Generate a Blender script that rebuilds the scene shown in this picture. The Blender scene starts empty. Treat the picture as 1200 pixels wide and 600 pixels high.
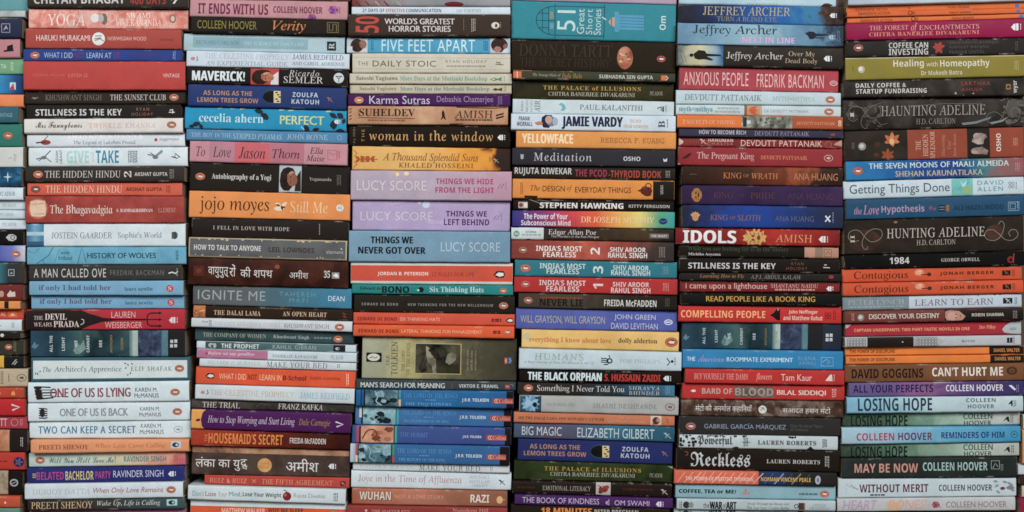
import bpy, bmesh, math, random
from mathutils import Vector, Matrix

random.seed(7)
SC = bpy.context.scene
COL = SC.collection

# ------------------------------------------------------------------ camera, world, lamps, exposure
PX = 0.001                      # one pixel of the 1200 x 600 photograph is one millimetre on the spines
CAM_DIST = 1.65
cam_data = bpy.data.cameras.new('camera')
cam_data.sensor_width = 36.0
cam_data.lens = 36.0 * CAM_DIST / 1.2
cam_data.clip_start = 0.05
cam_data.clip_end = 50
cam = bpy.data.objects.new('camera', cam_data)
COL.objects.link(cam)
cam.location = (0, -CAM_DIST, 0)
cam.rotation_euler = (math.radians(90), 0, 0)
SC.camera = cam

world = bpy.data.worlds.new('World')
SC.world = world
world.use_nodes = True
wb = world.node_tree.nodes['Background']
wb.inputs['Color'].default_value = (0.88, 0.90, 0.92, 1)
wb.inputs['Strength'].default_value = 0.17


def lamp(name, loc, target, size, size_y, watts, colour):
    d = bpy.data.lights.new(name, 'AREA')
    d.shape = 'RECTANGLE'
    d.size, d.size_y = size, size_y
    d.energy = watts
    d.color = colour
    o = bpy.data.objects.new(name, d)
    COL.objects.link(o)
    o.location = loc
    o.rotation_euler = (Vector(target) - Vector(loc)).to_track_quat('-Z', 'Y').to_euler()
    return o


lamp('left_key_light', (-1.1, -2.6, 1.45), (0.0, 0, -0.24), 1.8, 1.4, 54, (1.0, 0.995, 0.975))  # unseen area lamp giving the soft key from upper left
lamp('right_fill_light', (1.4, -2.5, 1.35), (0.2, 0, -0.28), 1.4, 1.0, 59, (1.0, 0.995, 0.975))  # unseen area lamp added at the right to balance the key

SC.view_settings.view_transform = 'Standard'
SC.view_settings.look = 'None'
SC.view_settings.exposure = 0.0
SC.view_settings.gamma = 1.0
SC.render.engine = 'CYCLES'
SC.cycles.max_bounces = 5
SC.cycles.pixel_filter_type = 'BLACKMAN_HARRIS'
SC.cycles.filter_width = 1.6

GAIN = (0.94, 0.94, 0.94)       # seen colours over an even light: the light's falloff rightwards stays in the paint


# ------------------------------------------------------------------ colours and materials
def lin(hx):
    hx = hx.strip().lstrip('#')
    rgb, out = [], []
    for k in range(3):
        c = int(hx[2 * k:2 * k + 2], 16) / 255
        rgb.append(c / 12.92 if c <= 0.04045 else ((c + 0.055) / 1.055) ** 2.4)
    y = 0.3 * rgb[0] + 0.55 * rgb[1] + 0.15 * rgb[2]
    for k in range(3):
        c = rgb[k] * 0.91 + y * 0.09
        out.append(max(0.003, min(0.86, (c - 0.0075) / GAIN[k])))
    return (out[0], out[1], out[2], 1)


def new_mat(name):
    m = bpy.data.materials.new(name)
    m.use_nodes = True
    nt = m.node_tree
    b = nt.nodes['Principled BSDF']
    return m, nt, b


def node(nt, t, **kw):
    n = nt.nodes.new(t)
    for k, v in kw.items():
        setattr(n, k, v)
    return n


def make_print_group():
    """printed card: fine mottling, rubbed edges that show pale paper, faint scuffs, uneven gloss"""
    g = bpy.data.node_groups.new('printed_card', 'ShaderNodeTree')
    I = g.interface
    I.new_socket('Color', in_out='INPUT', socket_type='NodeSocketColor')
    I.new_socket('Gloss', in_out='INPUT', socket_type='NodeSocketFloat')
    I.new_socket('Wear', in_out='INPUT', socket_type='NodeSocketFloat')
    I.new_socket('BSDF', in_out='OUTPUT', socket_type='NodeSocketShader')
    gi = node(g, 'NodeGroupInput')
    go = node(g, 'NodeGroupOutput')
    L = g.links.new
    tc = node(g, 'ShaderNodeNewGeometry')
    pos = tc.outputs['Position']
    # mottling
    n1 = node(g, 'ShaderNodeTexNoise')
    n1.inputs['Scale'].default_value = 38
    n1.inputs['Detail'].default_value = 6
    n1.inputs['Roughness'].default_value = 0.65
    L(pos, n1.inputs['Vector'])
    mr = node(g, 'ShaderNodeMapRange')
    mr.inputs['From Min'].default_value = 0.25
    mr.inputs['From Max'].default_value = 0.75
    mr.inputs['To Min'].default_value = 0.86
    mr.inputs['To Max'].default_value = 1.12
    L(n1.outputs['Fac'], mr.inputs['Value'])
    mul = node(g, 'ShaderNodeVectorMath', operation='SCALE')
    L(gi.outputs['Color'], mul.inputs[0])
    L(mr.outputs['Result'], mul.inputs['Scale'])
    # fine paper / print grain
    n4 = node(g, 'ShaderNodeTexNoise')
    n4.inputs['Scale'].default_value = 620
    n4.inputs['Detail'].default_value = 2
    L(pos, n4.inputs['Vector'])
    mr4 = node(g, 'ShaderNodeMapRange')
    mr4.inputs['From Min'].default_value = 0.3
    mr4.inputs['From Max'].default_value = 0.7
    mr4.inputs['To Min'].default_value = 0.95
    mr4.inputs['To Max'].default_value = 1.05
    L(n4.outputs['Fac'], mr4.inputs['Value'])
    mul2 = node(g, 'ShaderNodeVectorMath', operation='SCALE')
    L(mul.outputs[0], mul2.inputs[0])
    L(mr4.outputs['Result'], mul2.inputs['Scale'])
    # rubbed edges
    at = node(g, 'ShaderNodeAttribute')
    at.attribute_name = 'edge'
    n2 = node(g, 'ShaderNodeTexNoise')
    n2.inputs['Scale'].default_value = 42
    n2.inputs['Detail'].default_value = 5
    n2.inputs['Roughness'].default_value = 0.7
    L(pos, n2.inputs['Vector'])
    add = node(g, 'ShaderNodeMath', operation='MULTIPLY')
    L(at.outputs['Fac'], add.inputs[0])
    L(n2.outputs['Fac'], add.inputs[1])
    mr2 = node(g, 'ShaderNodeMapRange')
    mr2.inputs['From Min'].default_value = 0.56
    mr2.inputs['From Max'].default_value = 0.72
    L(add.outputs[0], mr2.inputs['Value'])
    wm = node(g, 'ShaderNodeMath', operation='MULTIPLY')
    L(mr2.outputs['Result'], wm.inputs[0])
    L(gi.outputs['Wear'], wm.inputs[1])
    # scuffs: long horizontal streaks
    mp = node(g, 'ShaderNodeMapping')
    mp.inputs['Scale'].default_value = (60, 60, 420)
    mp.inputs['Rotation'].default_value = (0, 0.5, 0)
    L(pos, mp.inputs['Vector'])
    n3 = node(g, 'ShaderNodeTexNoise')
    n3.inputs['Scale'].default_value = 1
    n3.inputs['Detail'].default_value = 4
    L(mp.outputs[0], n3.inputs['Vector'])
    mr3 = node(g, 'ShaderNodeMapRange')
    mr3.inputs['From Min'].default_value = 0.66
    mr3.inputs['From Max'].default_value = 0.80
    mr3.inputs['To Max'].default_value = 0.035
    L(n3.outputs['Fac'], mr3.inputs['Value'])
    mx = node(g, 'ShaderNodeMath', operation='MAXIMUM')
    L(wm.outputs[0], mx.inputs[0])
    L(mr3.outputs['Result'], mx.inputs[1])
    mix = node(g, 'ShaderNodeMix', data_type='RGBA')
    L(mx.outputs[0], mix.inputs['Factor'])
    L(mul2.outputs[0], mix.inputs['A'])
    mix.inputs['B'].default_value = (0.42, 0.39, 0.34, 1)
    bs = node(g, 'ShaderNodeBsdfPrincipled')
    L(mix.outputs['Result'], bs.inputs['Base Color'])
    mr5 = node(g, 'ShaderNodeMapRange')
    mr5.inputs['From Min'].default_value = 0.3
    mr5.inputs['From Max'].default_value = 0.7
    mr5.inputs['To Min'].default_value = -0.10
    mr5.inputs['To Max'].default_value = 0.12
    L(n1.outputs['Fac'], mr5.inputs['Value'])
    ra = node(g, 'ShaderNodeMath', operation='ADD')
    L(mr5.outputs['Result'], ra.inputs[0])
    L(gi.outputs['Gloss'], ra.inputs[1])
    L(ra.outputs[0], bs.inputs['Roughness'])
    bs.inputs['Specular IOR Level'].default_value = 0.10
    bp = node(g, 'ShaderNodeBump')
    bp.inputs['Strength'].default_value = 0.16
    bp.inputs['Distance'].default_value = 0.0012
    L(n1.outputs['Fac'], bp.inputs['Height'])
    L(bp.outputs[0], bs.inputs['Normal'])
    L(bs.outputs[0], go.inputs['BSDF'])
    return g


PRINT = make_print_group()
MATS = {}


def stops(spec):
    out = []
    parts = spec.split(',')
    for i, p in enumerate(parts):
        if '@' in p:
            c, q = p.split('@')
            out.append((float(q), lin(c)))
        else:
            out.append((i / max(1, len(parts) - 1), lin(p)))
    return out


def mat(spec, x0=0.0, x1=1.0, gloss=0.42, wear=0.0, seed=0.0):
    """'#hex' plain ink; 'G#a,#b@.4,#c' printed left-to-right blend; 'N#a,#b~scale' printed mottled picture;
    'M#a,#b,#c' blend with cloudy borders"""
    key = (spec, round(x0, 4), round(x1, 4), gloss, wear, round(seed, 2)) if spec[0] != '#' else (spec, gloss, wear)
    if key in MATS:
        return MATS[key]
    m = bpy.data.materials.new('printed_ink')
    m.use_nodes = True
    nt = m.node_tree
    nt.nodes.clear()
    out = node(nt, 'ShaderNodeOutputMaterial')
    gr = node(nt, 'ShaderNodeGroup')
    gr.node_tree = PRINT
    gr.inputs['Gloss'].default_value = gloss
    gr.inputs['Wear'].default_value = wear
    nt.links.new(gr.outputs[0], out.inputs['Surface'])
    if spec[0] == '#':
        gr.inputs['Color'].default_value = lin(spec)
    else:
        kind, body = spec[0], spec[1:]
        scale = 60.0
        if '~' in body:
            body, s = body.split('~')
            scale = float(s)
        tc = node(nt, 'ShaderNodeTexCoord')
        ramp = node(nt, 'ShaderNodeValToRGB')
        st = stops(body)
        cr = ramp.color_ramp
        while len(cr.elements) < len(st):
            cr.elements.new(0.5)
        st.sort(key=lambda s: s[0])
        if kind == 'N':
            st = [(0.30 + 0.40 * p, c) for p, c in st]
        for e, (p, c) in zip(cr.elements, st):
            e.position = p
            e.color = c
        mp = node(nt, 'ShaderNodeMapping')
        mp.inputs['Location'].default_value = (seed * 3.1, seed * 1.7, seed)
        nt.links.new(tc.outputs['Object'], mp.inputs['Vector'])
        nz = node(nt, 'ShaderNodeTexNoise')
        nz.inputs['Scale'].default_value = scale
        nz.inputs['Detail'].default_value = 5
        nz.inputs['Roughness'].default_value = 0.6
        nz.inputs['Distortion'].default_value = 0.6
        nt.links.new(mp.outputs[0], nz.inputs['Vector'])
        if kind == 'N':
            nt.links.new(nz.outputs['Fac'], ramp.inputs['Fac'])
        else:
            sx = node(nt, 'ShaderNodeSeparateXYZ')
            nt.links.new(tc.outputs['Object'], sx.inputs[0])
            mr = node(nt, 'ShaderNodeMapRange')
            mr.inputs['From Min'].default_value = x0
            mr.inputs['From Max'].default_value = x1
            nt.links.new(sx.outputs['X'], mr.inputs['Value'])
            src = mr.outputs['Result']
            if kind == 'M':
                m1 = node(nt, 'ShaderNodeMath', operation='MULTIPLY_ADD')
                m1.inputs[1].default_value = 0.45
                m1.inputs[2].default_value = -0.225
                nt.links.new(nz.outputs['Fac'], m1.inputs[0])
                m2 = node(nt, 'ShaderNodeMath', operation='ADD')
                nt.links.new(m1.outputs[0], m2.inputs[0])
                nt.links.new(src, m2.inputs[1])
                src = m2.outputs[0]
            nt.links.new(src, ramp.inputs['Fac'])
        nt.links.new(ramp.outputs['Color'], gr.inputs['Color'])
    MATS[key] = m
    return m


def page_material():
    m, nt, b = new_mat('page_edges')
    tc = node(nt, 'ShaderNodeTexCoord')
    mp = node(nt, 'ShaderNodeMapping')
    mp.inputs['Scale'].default_value = (12, 12, 2600)
    nt.links.new(tc.outputs['Object'], mp.inputs['Vector'])
    nz = node(nt, 'ShaderNodeTexNoise')
    nz.inputs['Scale'].default_value = 1
    nz.inputs['Detail'].default_value = 3
    nt.links.new(mp.outputs[0], nz.inputs['Vector'])
    rp = node(nt, 'ShaderNodeValToRGB')
    rp.color_ramp.elements[0].color = (0.16, 0.105, 0.065, 1)
    rp.color_ramp.elements[1].color = (0.40, 0.32, 0.22, 1)
    rp.color_ramp.elements[0].position = 0.3
    rp.color_ramp.elements[1].position = 0.7
    nt.links.new(nz.outputs['Fac'], rp.inputs['Fac'])
    nt.links.new(rp.outputs['Color'], b.inputs['Base Color'])
    b.inputs['Roughness'].default_value = 0.9
    return m


def wood_material():
    m, nt, b = new_mat('dark_wood')
    tc = node(nt, 'ShaderNodeTexCoord')
    mp = node(nt, 'ShaderNodeMapping')
    mp.inputs['Scale'].default_value = (1.5, 20, 20)
    nt.links.new(tc.outputs['Object'], mp.inputs['Vector'])
    nz = node(nt, 'ShaderNodeTexNoise')
    nz.inputs['Scale'].default_value = 4
    nz.inputs['Detail'].default_value = 6
    nt.links.new(mp.outputs[0], nz.inputs['Vector'])
    rp = node(nt, 'ShaderNodeValToRGB')
    rp.color_ramp.elements[0].color = (0.05, 0.028, 0.016, 1)
    rp.color_ramp.elements[1].color = (0.14, 0.085, 0.05, 1)
    nt.links.new(nz.outputs['Fac'], rp.inputs['Fac'])
    nt.links.new(rp.outputs['Color'], b.inputs['Base Color'])
    b.inputs['Roughness'].default_value = 0.6
    return m


PAGES = page_material()
WOOD = wood_material()


# ------------------------------------------------------------------ the setting: the shelf board and the wall behind the stacks
FLOOR_PY = 622.0


def slab(name, x0, x1, y0, y1, z0, z1, m):
    bm = bmesh.new()
    bmesh.ops.create_cube(bm, size=1)
    for v in bm.verts:
        v.co = ((x0 + x1) / 2 + v.co.x * (x1 - x0), (y0 + y1) / 2 + v.co.y * (y1 - y0), (z0 + z1) / 2 + v.co.z * (z1 - z0))
    bmesh.ops.bevel(bm, geom=list(bm.edges), offset=0.002, segments=2, affect='EDGES')
    me = bpy.data.meshes.new(name)
    bm.to_mesh(me)
    bm.free()
    me.materials.append(m)
    o = bpy.data.objects.new(name, me)
    COL.objects.link(o)
    o['kind'] = 'structure'
    return o


zf = (300 - FLOOR_PY) * PX
slab('floor', -1.6, 1.6, -0.25, 0.22, zf - 0.03, zf, WOOD)
slab('back_wall', -1.6, 1.6, 0.165, 0.19, zf + 0.001, 0.55, WOOD)

# ------------------------------------------------------------------ lettering styles (all glyphs come from Blender's own fonts)
STYLE = {  # caps, lower case, digits, exceptions
    's': None,
    'S': (0x1D5D4, 0x1D5EE, 0x1D7EC, {}),
    'o': None,
    'b': (0x1D400, 0x1D41A, 0x1D7CE, {}),
    'r': (0x1D434, 0x1D44E, None, {'h': '\u210e'}),
    'i': (0x1D434, 0x1D44E, None, {'h': '\u210e'}),
    'I': (0x1D468, 0x1D482, 0x1D7CE, {}),
    'c': (0x1D4D0, 0x1D4EA, 0x1D7CE, {}),
    'f': (0x1D56C, 0x1D586, 0x1D7CE, {}),
    'm': (0x1D670, 0x1D68A, 0x1D7F6, {}),
    'K': (0x1D5D4, 0x1D5EE, 0x1D7EC, {}),
    'g': None, 'G': None, 'd': None,
}


def faded(c, ground, q):
    """thin ink: a little of the cover's colour comes through"""
    if c[0] != '#' or ground[0] != '#':
        return c
    return '#%02x%02x%02x' % tuple(round(int(c[k:k + 2], 16) * (1 - q) + int(ground[k:k + 2], 16) * q) for k in (1, 3, 5))


def styled(s, f):
    a = STYLE[f]
    if a is None:
        return s
    o = ''
    for ch in s:
        if ch in a[3]:
            o += a[3][ch]
        elif 'A' <= ch <= 'Z':
            o += chr(a[0] + ord(ch) - 65)
        elif 'a' <= ch <= 'z':
            o += chr(a[1] + ord(ch) - 97)
        elif ch.isdigit() and a[2]:
            o += chr(a[2] + ord(ch) - 48)
        else:
            o += ch
    return o


# ------------------------------------------------------------------ catalogue: every book as read off the photograph
# coordinates are in the enlarged views (region origin and scale); dy counts from the middle of the spine
REG = {}
for k, (ox, sc, oys) in dict(A=(0, .25, (0, 150, 300, 450)), B=(0, .2, (0, 110, 220, 320, 400, 480)), C=(210, 11 / 60, (0, 100, 200, 300, 400, 490)),
                             D=(400, 11 / 60, (0, 100, 200, 300, 400, 490)), E=(590, 11 / 60, (0, 100, 200, 300, 400, 490)),
                             F=(780, 11 / 60, (0, 100, 200, 300, 400, 490)), G=(980, 11 / 60, (0, 100, 200, 300, 400, 490)), H=(0, 1, (0,))).items():
    for i, oy in enumerate(oys):
        REG['%s%d' % (k, i + 1)] = (ox, oy, sc)
STACK_WORDS = dict(A='leftmost stack', B='second stack from left', C='third stack from left', D='fourth stack from left', E='fourth stack from right',
                   F='third stack from right', G='second stack from right', H='rightmost stack')
BOOKS = []
cur = dict(o=(0, 0, 1), k='A', mid=None)


def R(k):
    cur['o'] = REG[k]
    cur['k'] = k[0]


def fx(x):
    return cur['o'][0] + x * cur['o'][2]


def sz(v):
    return v * cur['o'][2]


def bk(desc, col, xl, xr, tl, bl, tr, br, *items, **kw):
    oy, s = cur['o'][1], cur['o'][2]
    BOOKS.append(dict(desc=desc, col=col, xl=fx(xl), xr=fx(xr), tl=oy + tl * s, bl=oy + bl * s, tr=oy + tr * s, br=oy + br * s, items=[i for i in flat(items)], stack=cur['k'], **kw))


def flat(it):
    for i in it:
        if isinstance(i, list):
            for j in flat(i):
                yield j
        else:
            yield i


def _t(part, s, x0, x1, h, f, c, dy=0, rot=0, sp=1.0):
    return dict(k='text', part=part, s=s, x0=fx(x0), x1=fx(x1), h=sz(h), f=f, c=c, dy=sz(dy), rot=rot, sp=sp)


def T(*a, **k):
    return _t('title_lettering', *a, **k)


def A(*a, **k):
    return _t('author_lettering', *a, **k)


def S(*a, **k):
    return _t('imprint_lettering', *a, **k)


def RC(x0, x1, c, f0=0.0, f1=1.0, part='cover_print', gloss=0.42):
    """a printed band or picture: full height between fractions f0 (top) and f1 (bottom)"""
    return dict(k='rect', part=part, x0=fx(x0), x1=fx(x1), f0=f0, f1=f1, c=c, gloss=gloss)


def EL(x, dy, rx, ry, c, part='cover_print', a0=0, a1=360):
    return dict(k='ell', part=part, x=fx(x), dy=sz(dy), rx=sz(rx), ry=sz(ry), c=c, a0=a0, a1=a1)


def PG(pts, c, part='cover_print'):
    return dict(k='poly', part=part, pts=[(fx(x), sz(y)) for x, y in pts], c=c)


def LN(pts, w, c, part='cover_print'):
    return dict(k='line', part=part, pts=[(fx(x), sz(y)) for x, y in pts], w=sz(w), c=c)


def U():
    """one real photograph pixel in the current enlarged view"""
    return 1.0 / cur['o'][2]


def P(x, dy=0, s=1.0, c='#ad573b', w='#d0cac0', d='#3a2a26'):
    """oval emblem with a small bird lying on its side"""
    u = U() * s
    e = 'publisher_logo'
    return [EL(x, dy, 5.6 * u, 4.1 * u, c, e), EL(x, dy, 4.6 * u, 3.3 * u, faded(w, c, .45), e), EL(x, dy, 4.2 * u, 2.9 * u, c, e),
            PG([(x - 3.0 * u, dy + .1 * u), (x - .6 * u, dy - 1.5 * u), (x + 2.2 * u, dy - 1.4 * u), (x + 3.0 * u, dy - .2 * u), (x + 2.0 * u, dy + 1.3 * u), (x - .8 * u, dy + 1.2 * u)], w, e),
            PG([(x - .8 * u, dy - 1.9 * u), (x + 2.6 * u, dy - 2.0 * u), (x + 2.2 * u, dy - 1.0 * u), (x - .4 * u, dy - 1.1 * u)], d, e)]


def PO(x, dy=0, s=1.0, c='#8a8f90'):
    """the same bird emblem printed in outline only"""
    u = U() * s
    e = 'publisher_logo'
    pts = [(x + 5 * u * math.cos(t * math.pi / 9), dy + 3.6 * u * math.sin(t * math.pi / 9)) for t in range(19)]
    return [LN(pts, .7 * u, c, e), PG([(x - 3.0 * u, dy), (x - .6 * u, dy - 1.5 * u), (x + 2.2 * u, dy - 1.2 * u), (x + 2.2 * u, dy + 1.2 * u), (x - .8 * u, dy + 1.3 * u)], c, e)]


def PB(x, dy=0, s=1.0, w='#d8d4d0', d='#2a2422'):
    """black and white bird emblem without an oval"""
    u = U() * s
    e = 'publisher_logo'
    return [PG([(x - 4.6 * u, dy + .2 * u), (x - 2 * u, dy - 2.6 * u), (x + 3.4 * u, dy - 2.6 * u), (x + 4.4 * u, dy), (x + 3.4 * u, dy + 2.6 * u), (x - 2 * u, dy + 2.6 * u)], d, e),
            PG([(x - 3.2 * u, dy + .4 * u), (x - .6 * u, dy - 1.6 * u), (x + 3.2 * u, dy - 1.2 * u), (x + 3.4 * u, dy + 1.0 * u), (x, dy + 1.8 * u)], w, e)]


def HP(x, dy=0, s=1.0, c='#d5d8dc'):
    """small flame over bars emblem, lying on its side"""
    u = U() * s
    e = 'publisher_logo'
    return [PG([(x - 4.5 * u, dy + .1 * u), (x - 3.1 * u, dy - 1.3 * u), (x - 2.2 * u, dy - 2.7 * u), (x - .4 * u, dy - 3.1 * u), (x - .4 * u, dy + 3.1 * u), (x - 2.2 * u, dy + 2.7 * u), (x - 3.1 * u, dy + 1.5 * u)], c, e),
            PG([(x + .1 * u, dy - 3.1 * u), (x + 2.2 * u, dy - 3.1 * u), (x + 2.2 * u, dy + 3.1 * u), (x + .1 * u, dy + 3.1 * u)], c, e),
            VL(x + 4.1 * u, c, 1, 5.6 * u, dy)]


def VL(x, c, n=2, h=60, dy=0, w=None):
    """columns of tiny crosswise imprint lettering too small to read: short dashes"""
    u = U()
    out = []
    rnd = random.Random(int(x * 7 + h * 13))
    for i in range(n):
        xx = x + (i - (n - 1) / 2) * 1.9 * u
        y = dy - h / 2
        while y < dy + h / 2 - .8 * u:
            ln = rnd.uniform(1.2, 3.0) * u
            y2 = min(y + ln, dy + h / 2)
            out.append(PG([(xx - .45 * u, y), (xx + .45 * u, y), (xx + .45 * u, y2), (xx - .45 * u, y2)], c, 'imprint_lettering'))
            y = y2 + .7 * u
    return out


def HL(x0, x1, c, dy=0, h=1.1):
    """a run of tiny lettering too small to read"""
    u = U()
    out = []
    rnd = random.Random(int(x0 * 3 + x1))
    x = x0
    while x < x1 - u:
        x2 = min(x1, x + rnd.uniform(1.5, 5) * u)
        out.append(PG([(x, dy - h / 2 * u), (x2, dy - h / 2 * u), (x2, dy + h / 2 * u), (x, dy + h / 2 * u)], c, 'imprint_lettering'))
        x = x2 + .9 * u
    return out


def BOX(x, dy, w, h, lw, c, part='publisher_logo'):
    return LN([(x - w / 2, dy - h / 2), (x + w / 2, dy - h / 2), (x + w / 2, dy + h / 2), (x - w / 2, dy + h / 2), (x - w / 2, dy - h / 2)], lw, c, part)


def SQ(x, dy, w, h, c, part='publisher_logo'):
    return PG([(x - w / 2, dy - h / 2), (x + w / 2, dy - h / 2), (x + w / 2, dy + h / 2), (x - w / 2, dy + h / 2)], c, part)


def RING(x, dy, r, lw, c, part='publisher_logo', a0=0, a1=360, ry=None):
    n = 22
    ry = ry or r
    return LN([(x + r * math.cos(math.radians(a0 + (a1 - a0) * t / n)), dy + ry * math.sin(math.radians(a0 + (a1 - a0) * t / n))) for t in range(n + 1)], lw, c, part)


def BIRD(x, dy, s, c, part='publisher_logo'):
    """slim leaping figure emblem"""
    u = U() * s
    return [LN([(x - 3.4 * u, dy - 2.6 * u), (x - .4 * u, dy - .6 * u), (x + 4.2 * u, dy + 3.2 * u)], .9 * u, c, part), LN([(x - 1.4 * u, dy + 2.6 * u), (x - .2 * u, dy - .4 * u), (x + 2.6 * u, dy - 1.4 * u)], .9 * u, c, part),
            EL(x - 1.4 * u, dy - 1.8 * u, 1.2 * u, 1.1 * u, c, part)]


def FACE(x0, x1, bg, hair, skin, cloth, h, dy=0):
    """portrait lying on its side: crown of the head to the left"""
    w = x1 - x0
    xc = (x0 + x1) / 2
    q = 'portrait_print'
    hn = 'N%s,%s~140' % (hair, '#3c2c26')
    sn = 'N%s,%s~120' % (skin, '#8a5a46')
    P_ = lambda pts, c: PG([(x0 + a * w, dy + b * h) for a, b in pts], c, q)
    return [RC(x0, x1, bg, part=q),
            P_([(.80, -.10), (.99, -.34), (.99, .46), (.70, .46), (.74, .20)], cloth),
            P_([(.04, .10), (.08, -.20), (.20, -.38), (.42, -.45), (.64, -.40), (.74, -.26), (.60, .30), (.44, .46), (.20, .44), (.08, .30)], hn),
            P_([(.38, -.16), (.52, -.28), (.68, -.26), (.80, -.12), (.84, .04), (.80, .18), (.66, .28), (.48, .26), (.38, .10)], sn),
            P_([(.44, -.20), (.58, -.30), (.72, -.26), (.60, -.20), (.50, -.10)], 'N#c89a80,%s~200' % skin),
            P_([(.52, -.12), (.545, -.12), (.55, -.02), (.525, -.02)], hair), P_([(.52, .08), (.545, .07), (.55, .16), (.53, .17)], hair),
            P_([(.68, .0), (.70, -.01), (.70, .10), (.69, .10)], '#6f3a30')]


def ROSE(x, dy, r, c1, c2, part='cover_print'):
    out = []
    for i in range(6):
        a = i * 1.047
        out.append(EL(x + .55 * r * math.cos(a), dy + .5 * r * math.sin(a), .5 * r, .42 * r, c1 if i % 2 else c2, part))
    out.append(EL(x, dy, .35 * r, .32 * r, c2, part))
    return out


def LEAF(x, dy, l, w, ang, c, part='cover_print'):
    ca, sa = math.cos(math.radians(ang)), math.sin(math.radians(ang))
    p = []
    for t in range(9):
        q = t / 8
        p.append((q * l, w * math.sin(math.pi * q) * .5))
    for t in range(1, 8):
        q = 1 - t / 8
        p.append((q * l, -w * math.sin(math.pi * q) * .5))
    return PG([(x + a * ca - b * sa, dy + a * sa + b * ca) for a, b in p], c, part)


def MAPLE(x, dy, r, c, part='cover_print'):
    return [LEAF(x, dy, r * q, r * .42, a, c, part) for a, q in ((-90, 1), (-40, .95), (-140, .95), (10, .8), (170, .8), (80, .6))]


def BLOTS(x0, x1, h, n, cols, r, seed, part='cover_print', dy=0):
    rnd = random.Random(seed)
    return [EL(rnd.uniform(x0, x1), dy + rnd.uniform(-h / 2, h / 2), r * rnd.uniform(.4, 1.2), r * rnd.uniform(.3, .9), rnd.choice(cols), part) for _ in range(n)]


def smooth(pts, n=6):
    """rounded path through the points"""
    out = []
    for i in range(len(pts) - 1):
        p0, p1, p2, p3 = pts[max(i - 1, 0)], pts[i], pts[i + 1], pts[min(i + 2, len(pts) - 1)]
        for k in range(n):
            t = k / n
            out.append(tuple(.5 * (2 * p1[d] + (p2[d] - p0[d]) * t + (2 * p0[d] - 5 * p1[d] + 4 * p2[d] - p3[d]) * t * t + (3 * p1[d] - p0[d] - 3 * p2[d] + p3[d]) * t ** 3) for d in (0, 1)))
    return out + [pts[-1]]


def CURL(pts, w, c, part='cover_print'):
    return LN(smooth(pts), w, c, part)


def MAN(x, dy, s, c, part='cover_print'):
    """walking figure lying on its side, head to the left"""
    u = U() * s
    return [EL(x - 5.2 * u, dy, 1.1 * u, 1.1 * u, c, part), PG([(x - 4 * u, dy - 2 * u), (x - 2.4 * u, dy - 2.7 * u), (x + 1.5 * u, dy - 1.5 * u), (x + 1.5 * u, dy + 1.5 * u), (x - 2.4 * u, dy + 2.7 * u), (x - 4 * u, dy + 2 * u)], c, part),
            PG([(x + 1 * u, dy - 1.5 * u), (x + 6.5 * u, dy - 2.2 * u), (x + 6.8 * u, dy - 1.2 * u), (x + 1.5 * u, dy)], c, part), PG([(x + 1 * u, dy + 1.5 * u), (x + 6.0 * u, dy + 1.2 * u), (x + 6.2 * u, dy + .3 * u), (x + 1.5 * u, dy - .2 * u)], c, part)]


def GOLDLION(x, dy, w, h, c, d):
    out = [EL(x, dy, w * .5, h * .46, c)]
    rnd = random.Random(int(x))
    for i in range(11):
        a = i / 11 * 6.28
        out.append(LEAF(x + .28 * w * math.cos(a), dy + .26 * h * math.sin(a), .3 * w, .12 * w, math.degrees(a) + rnd.uniform(-20, 20), c))
    out += [EL(x - .08 * w, dy - .12 * h, w * .07, h * .08, d), EL(x - .08 * w, dy + .14 * h, w * .07, h * .08, d), EL(x + .18 * w, dy, w * .08, h * .16, d)]
    for i in range(5):
        out.append(LN([(x - .4 * w + .18 * w * i, dy - .36 * h), (x - .34 * w + .18 * w * i, dy - .16 * h)], .03 * w, d))
        out.append(LN([(x - .4 * w + .18 * w * i, dy + .36 * h), (x - .34 * w + .18 * w * i, dy + .2 * h)], .03 * w, d))
    return out

# ---- leftmost stack, cut off by the frame
R('A1')
bk('plain teal book at the top', '#5d979b', -640, 130, -70, 45, -62, 48)
bk('thin pale grey book under the plain teal book', 'N#9aa6a8,#b4bcbc,#8c9698~40', -640, 122, 50, 78, 52, 82)
bk('navy book with square white bird emblem', '#2a2e48', -640, 108, 82, 178, 85, 180, BOX(33, 2, 38, 40, 4, '#9a9eaa'), PG([(20, 14), (34, -12), (46, 10), (36, 4)], '#9a9eaa', 'publisher_logo'), SQ(2, -8, 8, 12, '#c07038', 'imprint_lettering'))
bk('dusty pink book with black hat emblem', '#b87f85', -640, 95, 183, 268, 183, 270, PG([(20, 10), (66, 6), (66, 14), (20, 18)], '#2a2022', 'publisher_logo'), PG([(36, -10), (62, -18), (64, 8), (34, 10)], '#2a2022', 'publisher_logo'))
bk('green book with two white letters', '#6f9f7a', -640, 107, 275, 345, 275, 345, T('TA', 0, 25, 20, 's', '#d0dccc'), VL(52, '#b8d0b8', 2, 40))
bk('bright blue book with small red and white emblem', 'G#3a9ac8,#2f86b8@.86,#1f4a80@.95,#1f3a63', -640, 108, 350, 435, 352, 437, SQ(57, 8, 28, 34, '#c8d0d8', 'publisher_logo'), PG([(40, 24), (60, -6), (66, 26)], '#b8403a', 'publisher_logo'))
bk('plain orange book', '#e08050', -640, 110, 440, 500, 445, 500)
bk('dark teal book with one faint grey word', 'M#2f5a70,#3d6d80,#33606f', -640, 95, 505, 580, 506, 578, S('VINTAGE', 0, 68, 18, 's', '#8aa4b0'))
R('A2')
bk('bottle green book with orange bird emblem', '#2f7468', -640, 107, -22, 82, -20, 84, P(42, 5))
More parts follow.
